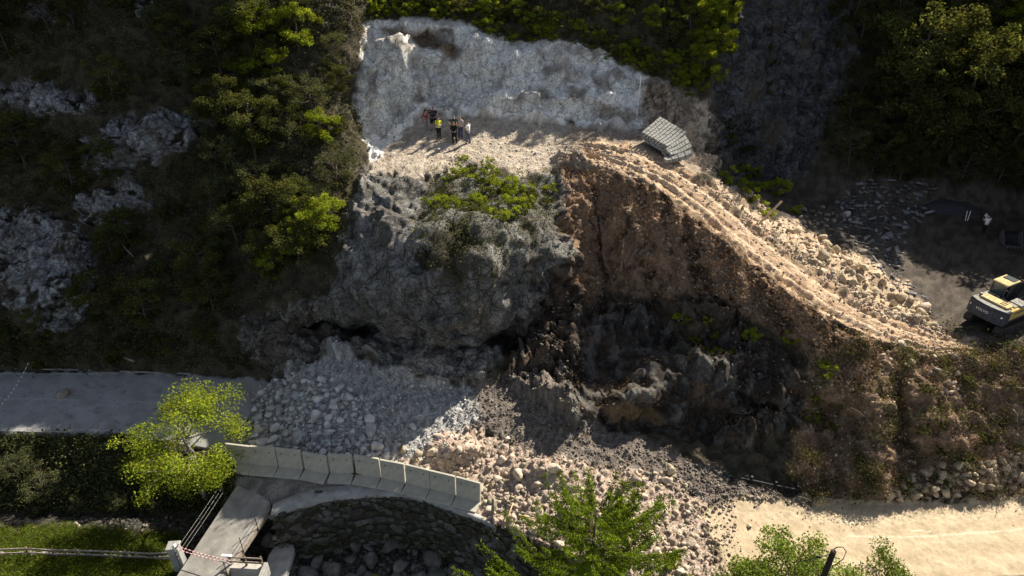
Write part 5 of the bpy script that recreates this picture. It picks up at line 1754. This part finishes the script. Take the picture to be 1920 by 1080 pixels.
MB().box((.58, 0, .05), (.1, 1.26, .05)).build('cutting_edge', STEEL, bk)
# dark gravel heap and white stakes
hp = ground(1790, 395)
V, F = ico(4)
Vh = V[:, :3] * (2.4, 1.7, .8)
Vh = Vh * (1 + .12 * fbm(V * 2.2, 4)[:, None])
me = np_mesh('gravel_heap', Vh, F, mat_simple('dark_wet_gravel', (.05, .052, .06), .9, .35, 9, .8), True)
ho = link_mesh('gravel_heap', me); ho.location = hp - Vector((0, -.6, .25))
tag(ho, 'smooth dark heap of fine gravel at the back of the yard', 'heap')
for k, dx in enumerate((0, .18)):
    p = ground(1807, 412) + Vector((dx, -.2, 0))
    stick([p, p + Vector((.12 + .1 * k, .35, .72))], None, 'marker_stake', ['thin white stake leaning on the dark heap, left one of two', 'thin white stake leaning on the dark heap, right one of two'][k], 'stake', WHITE, box=(.05, .03))
# ------------------------------------------------------------------ people
SKIN = mat_simple('skin', (.42, .25, .18), .6, .08, 8)
CLOTH = {}


def cloth(c):
    k = tuple(c)
    if k not in CLOTH: CLOTH[k] = mat_simple('cloth', c, .9, .12, 12)
    return CLOTH[k]


def skin_mesh(name, verts, edges, radii, mat, parent, sub=1):
    me = bpy.data.meshes.new(name + '_cage')
    me.from_pydata([tuple(v) for v in verts], edges, [])
    o = bpy.data.objects.new(name + '_cage', me)
    COL.objects.link(o)
    md = o.modifiers.new('skin', 'SKIN')
    md.use_smooth_shade = True
    lay = me.skin_vertices[0].data
    for i, r in enumerate(radii):
        lay[i].radius = (r, r) if not isinstance(r, tuple) else r
        lay[i].use_root = (i == 0)
    sb = o.modifiers.new('sub', 'SUBSURF'); sb.levels = sub; sb.render_levels = sub
    dg = bpy.context.evaluated_depsgraph_get()
    m2 = bpy.data.meshes.new_from_object(o.evaluated_get(dg))
    m2.name = name
    bpy.data.objects.remove(o)
    m2.materials.clear(); m2.materials.append(mat)
    m2.polygons.foreach_set('use_smooth', np.ones(len(m2.polygons), bool))
    return link_mesh(name, m2, parent)


def person(P, yaw, label, arms, shirt, trousers, shoes, hair, spread=(.13, .13), stride=(0, 0), build=1.0, tall=1.0, sleeve='short', shorts=False, long_hair=False, lean=0.0, extra=None, coat=None):
    """faces +X before yaw; arms: per side (elbow, hand) offsets from the shoulder"""
    e = empty('person', P, yaw, label, 'person')
    e.scale = (tall,) * 3
    b = build
    hipz = .93
    lx = lean
    v = [(0, 0, hipz), (.01 + lx * .4, 0, 1.12), (.01 + lx * .8, 0, 1.32), (.0 + lx, 0, 1.45), (.01 + lx * 1.1, 0, 1.53), (.03 + lx * 1.25, 0, 1.62), (.03 + lx * 1.3, 0, 1.72), (.125 + lx * 1.3, 0, 1.615)]
    r = [(.15 * b, .12 * b), (.14 * b, .11 * b), (.16 * b, .12 * b), .085 * b, .055, .088, .075, .018]
    ed = [(0, 1), (1, 2), (2, 3), (3, 4), (4, 5), (5, 6), (5, 7)]

    def add(p, rad, fr):
        v.append(tuple(p)); r.append(rad); ed.append((fr, len(v) - 1)); return len(v) - 1
    joints = {}
    for s, k in ((1, 0), (-1, 1)):
        h = add((0, s * .10 * b, hipz - .05), .10 * b, 0)
        kn = add((stride[k] * .45 + .03, s * (.10 + (spread[k] - .10) * .5), .49), .062 * b, h)
        an = add((stride[k], s * spread[k], .08), .04, kn)
        to = add((stride[k] + .15, s * (spread[k] + .03), .035), .03, an)
        joints['leg', s] = (v[h], v[kn], v[an], v[to])
        sh = add((lx, s * .19 * b, 1.42), .062 * b, 3)
        el_, ha_ = arms[k]
        el = np.array(v[sh]) + np.array(el_) * (1, s, 1)
        ha = np.array(v[sh]) + np.array(ha_) * (1, s, 1)
        ei = add(el, .042, sh)
        wi = add(ha, .027, ei)
        d = ha - el; d /= np.linalg.norm(d)
        sd = np.cross(d, (0, 0, 1)); sd /= np.linalg.norm(sd) + 1e-6
        up = np.cross(sd, d)
        pm = add(ha + d * .07, .030, wi)
        joints['arm', s] = (v[sh], tuple(el), tuple(ha), tuple(ha + d * .07))
        for q, (o_, L) in enumerate(((-.03, .065), (-.01, .08), (.01, .075), (.03, .06))):
            k1 = add(ha + d * (.07 + L * .5) + sd * o_ - up * .006, .009, pm)
            add(ha + d * (.07 + L) + sd * o_ - up * .022, .008, k1)
        t1 = add(ha + d * .05 + sd * .05, .011, wi)
        add(ha + d * .095 + sd * .06, .009, t1)
    skin_mesh('body', v, ed, r, SKIN, e)
    # clothing follows the body
    sv = [v[0], v[1], v[2], (v[3][0], 0, 1.44)]
    sv[0] = (v[0][0], 0, .90)
    sr = [(.175 * b, .14 * b), (.17 * b, .135 * b), (.185 * b, .14 * b), .10 * b]
    se = [(0, 1), (1, 2), (2, 3)]
    for s in (1, -1):
        a = joints['arm', s]
        sv.append(a[0]); sr.append(.082 * b); se.append((3, len(sv) - 1))
        if sleeve == 'none': continue
        mid_ = tuple((np.array(a[0]) * .35 + np.array(a[1]) * .65)) if sleeve == 'short' else a[1]
        sv.append(mid_); sr.append(.064 if sleeve == 'short' else .056); se.append((len(sv) - 2, len(sv) - 1))
        if sleeve == 'long':
            sv.append(tuple(np.array(a[1]) * .08 + np.array(a[2]) * .92)); sr.append(.043); se.append((len(sv) - 2, len(sv) - 1))
    skin_mesh('shirt', sv, se, sr, cloth(shirt), e)
    tv = [(0, 0, .95)]; trr = [(.165 * b, .135 * b)]; te = []
    for s in (1, -1):
        h, kn, an, to = joints['leg', s]
        tv.append((h[0], h[1], h[2] - .02)); trr.append(.115 * b); te.append((0, len(tv) - 1))
        tv.append(kn); trr.append(.085 * b); te.append((len(tv) - 2, len(tv) - 1))
        if not shorts:
            tv.append((an[0], an[1], .10)); trr.append(.062); te.append((len(tv) - 2, len(tv) - 1))
    skin_mesh('shorts' if shorts else 'trousers', tv, te, trr, cloth(trousers), e)
    for s in (1, -1):
        h, kn, an, to = joints['leg', s]
        skin_mesh('shoe', [(an[0] - .05, an[1], .05), (an[0] + .06, an[1], .05), (to[0] + .02, to[1], .035)], [(0, 1), (1, 2)], [.05, .052, .04], cloth(shoes), e)
    hv = [(-.01 + lx * 1.3, 0, 1.68), (.02 + lx * 1.3, 0, 1.75)]
    hr = [.092, .07]
    he = [(0, 1)]
    if long_hair:
        hv += [(-.07 + lx * 1.2, 0, 1.55), (-.09 + lx, 0, 1.38)]; hr += [.085, .06]; he += [(0, 2), (2, 3)]
    if hair: skin_mesh('hair', hv, he, hr, cloth(hair), e)
    hx, hz = .03 + lx * 1.25, 1.635
    for s in (1, -1):
        MB().tube([(hx + .072, s * .032, hz), (hx + .088, s * .032, hz)], .010, 6).build('eye', DARK, e)
    if coat:
        skin_mesh('coat', [(0, 0, .98), (.01, 0, .80), (.02, 0, .62)], [(0, 1), (1, 2)], [(.20 * b, .17 * b), (.22 * b, .19 * b), (.21 * b, .2 * b)], cloth(coat), e)
    if extra: extra(e)
    return e


def foot(x, y): return ground(x, y) + Vector((0, 0, .0))


HIPS = ((-.10, .22, -.20), (.06, .02, -.42))
FOLD = ((.06, .06, -.27), (.24, -.16, -.24))
DOWN = ((-.02, .05, -.29), (.04, .06, -.55))
BACK = ((-.10, .06, -.28), (-.16, -.08, -.48))
POINT = ((.14, .05, -.22), (.30, -.04, -.10))


def vest(e):
    for z, w in ((1.00, .02), (1.18, .02)):
        MB().tube([(.20 * math.cos(a), .205 * math.sin(a), z) for a in np.linspace(0, 6.283, 15)], w, 5).build('reflective_band', cloth((.72, .74, .74)), e)


def lanyard(e):
    MB().tube([(.12, -.08, 1.45), (.20, -.02, 1.15), (.19, 0, .96)], .014, 5).build('lanyard', cloth((.75, .6, .05)), e)


def pack(e):
    skin_mesh('shoulder_bag', [(.17, 0, 1.30), (.18, 0, 1.14)], [(0, 1)], [.10, .11], cloth((.02, .02, .025)), e)


D = math.radians
person(foot(799, 248), D(-40), 'woman with long brown hair in red top and grey jeans, dark bag in front', (FOLD, FOLD), (.34, .05, .09), (.20, .23, .25), (.3, .32, .34), (.07, .035, .02), (.13, .15), (0, .12), .88, .97, 'short', long_hair=True, extra=pack)
person(foot(814, 244), D(-80), 'heavy man in navy T-shirt and dark shorts, hands behind his back', (BACK, BACK), (.018, .024, .05), (.015, .016, .025), (.012, .012, .014), (.03, .02, .015), (.18, .18), (0, 0), 1.22, 1.04, 'short', True)
person(foot(823, 261), D(-60), 'person in yellow hi-vis vest and black trousers with folded arms', (FOLD, FOLD), (.62, .72, .02), (.02, .02, .024), (.012, .012, .012), (.02, .015, .012), (.12, .13), (-.05, .16), .98, .98, 'short', extra=vest)
person(foot(853, 259), D(-85), 'man in dark teal T-shirt with hands on hips, partly hidden', (HIPS, HIPS), (.03, .065, .075), (.03, .035, .04), (.02, .02, .02), (.06, .04, .03), (.14, .14), (0, 0), 1.05, 1.02, 'short')
person(foot(851, 270), D(105), 'blond person seen from behind in long black coat and trousers', (FOLD, FOLD), (.012, .012, .014), (.012, .012, .015), (.010, .010, .010), (.36, .25, .13), (.10, .22), (-.06, .12), .92, .98, 'long', coat=(.012, .012, .014))
person(foot(864, 259), D(-105), 'man in pale plaid shirt with yellow lanyard and blue jeans', (DOWN, HIPS), (.45, .40, .44), (.06, .08, .15), (.05, .03, .02), (.22, .14, .09), (.12, .13), (.04, -.05), .98, 1.0, 'short', extra=lanyard)
person(foot(879, 268), D(150), 'man in white T-shirt and grey jeans standing rightmost of the group', (FOLD, DOWN), (.80, .80, .82), (.10, .115, .15), (.08, .06, .05), (.035, .025, .02), (.12, .13), (.10, -.08), 1.0, 1.0, 'short')


def sheet_(e):
    MB().box((.22, -.02, 1.50), (.10, .62, .22), Euler((.75, .1, .2)).to_matrix()).build('held_bag', cloth((.66, .70, .74)), e, .02)
    MB().box((.22, -.30, 1.22), (.03, .62, .08), Euler((.75, 0, 0)).to_matrix()).build('held_board', cloth((.2, .22, .26)), e)


person(foot(1841, 442), D(95), 'lone person in white top holding a white bag by the dark heap in the yard', (POINT, POINT), (.80, .80, .82), (.02, .02, .022), (.015, .015, .015), (.03, .025, .02), (.11, .12), (0, 0), 1.0, 1.0, 'short', extra=sheet_)
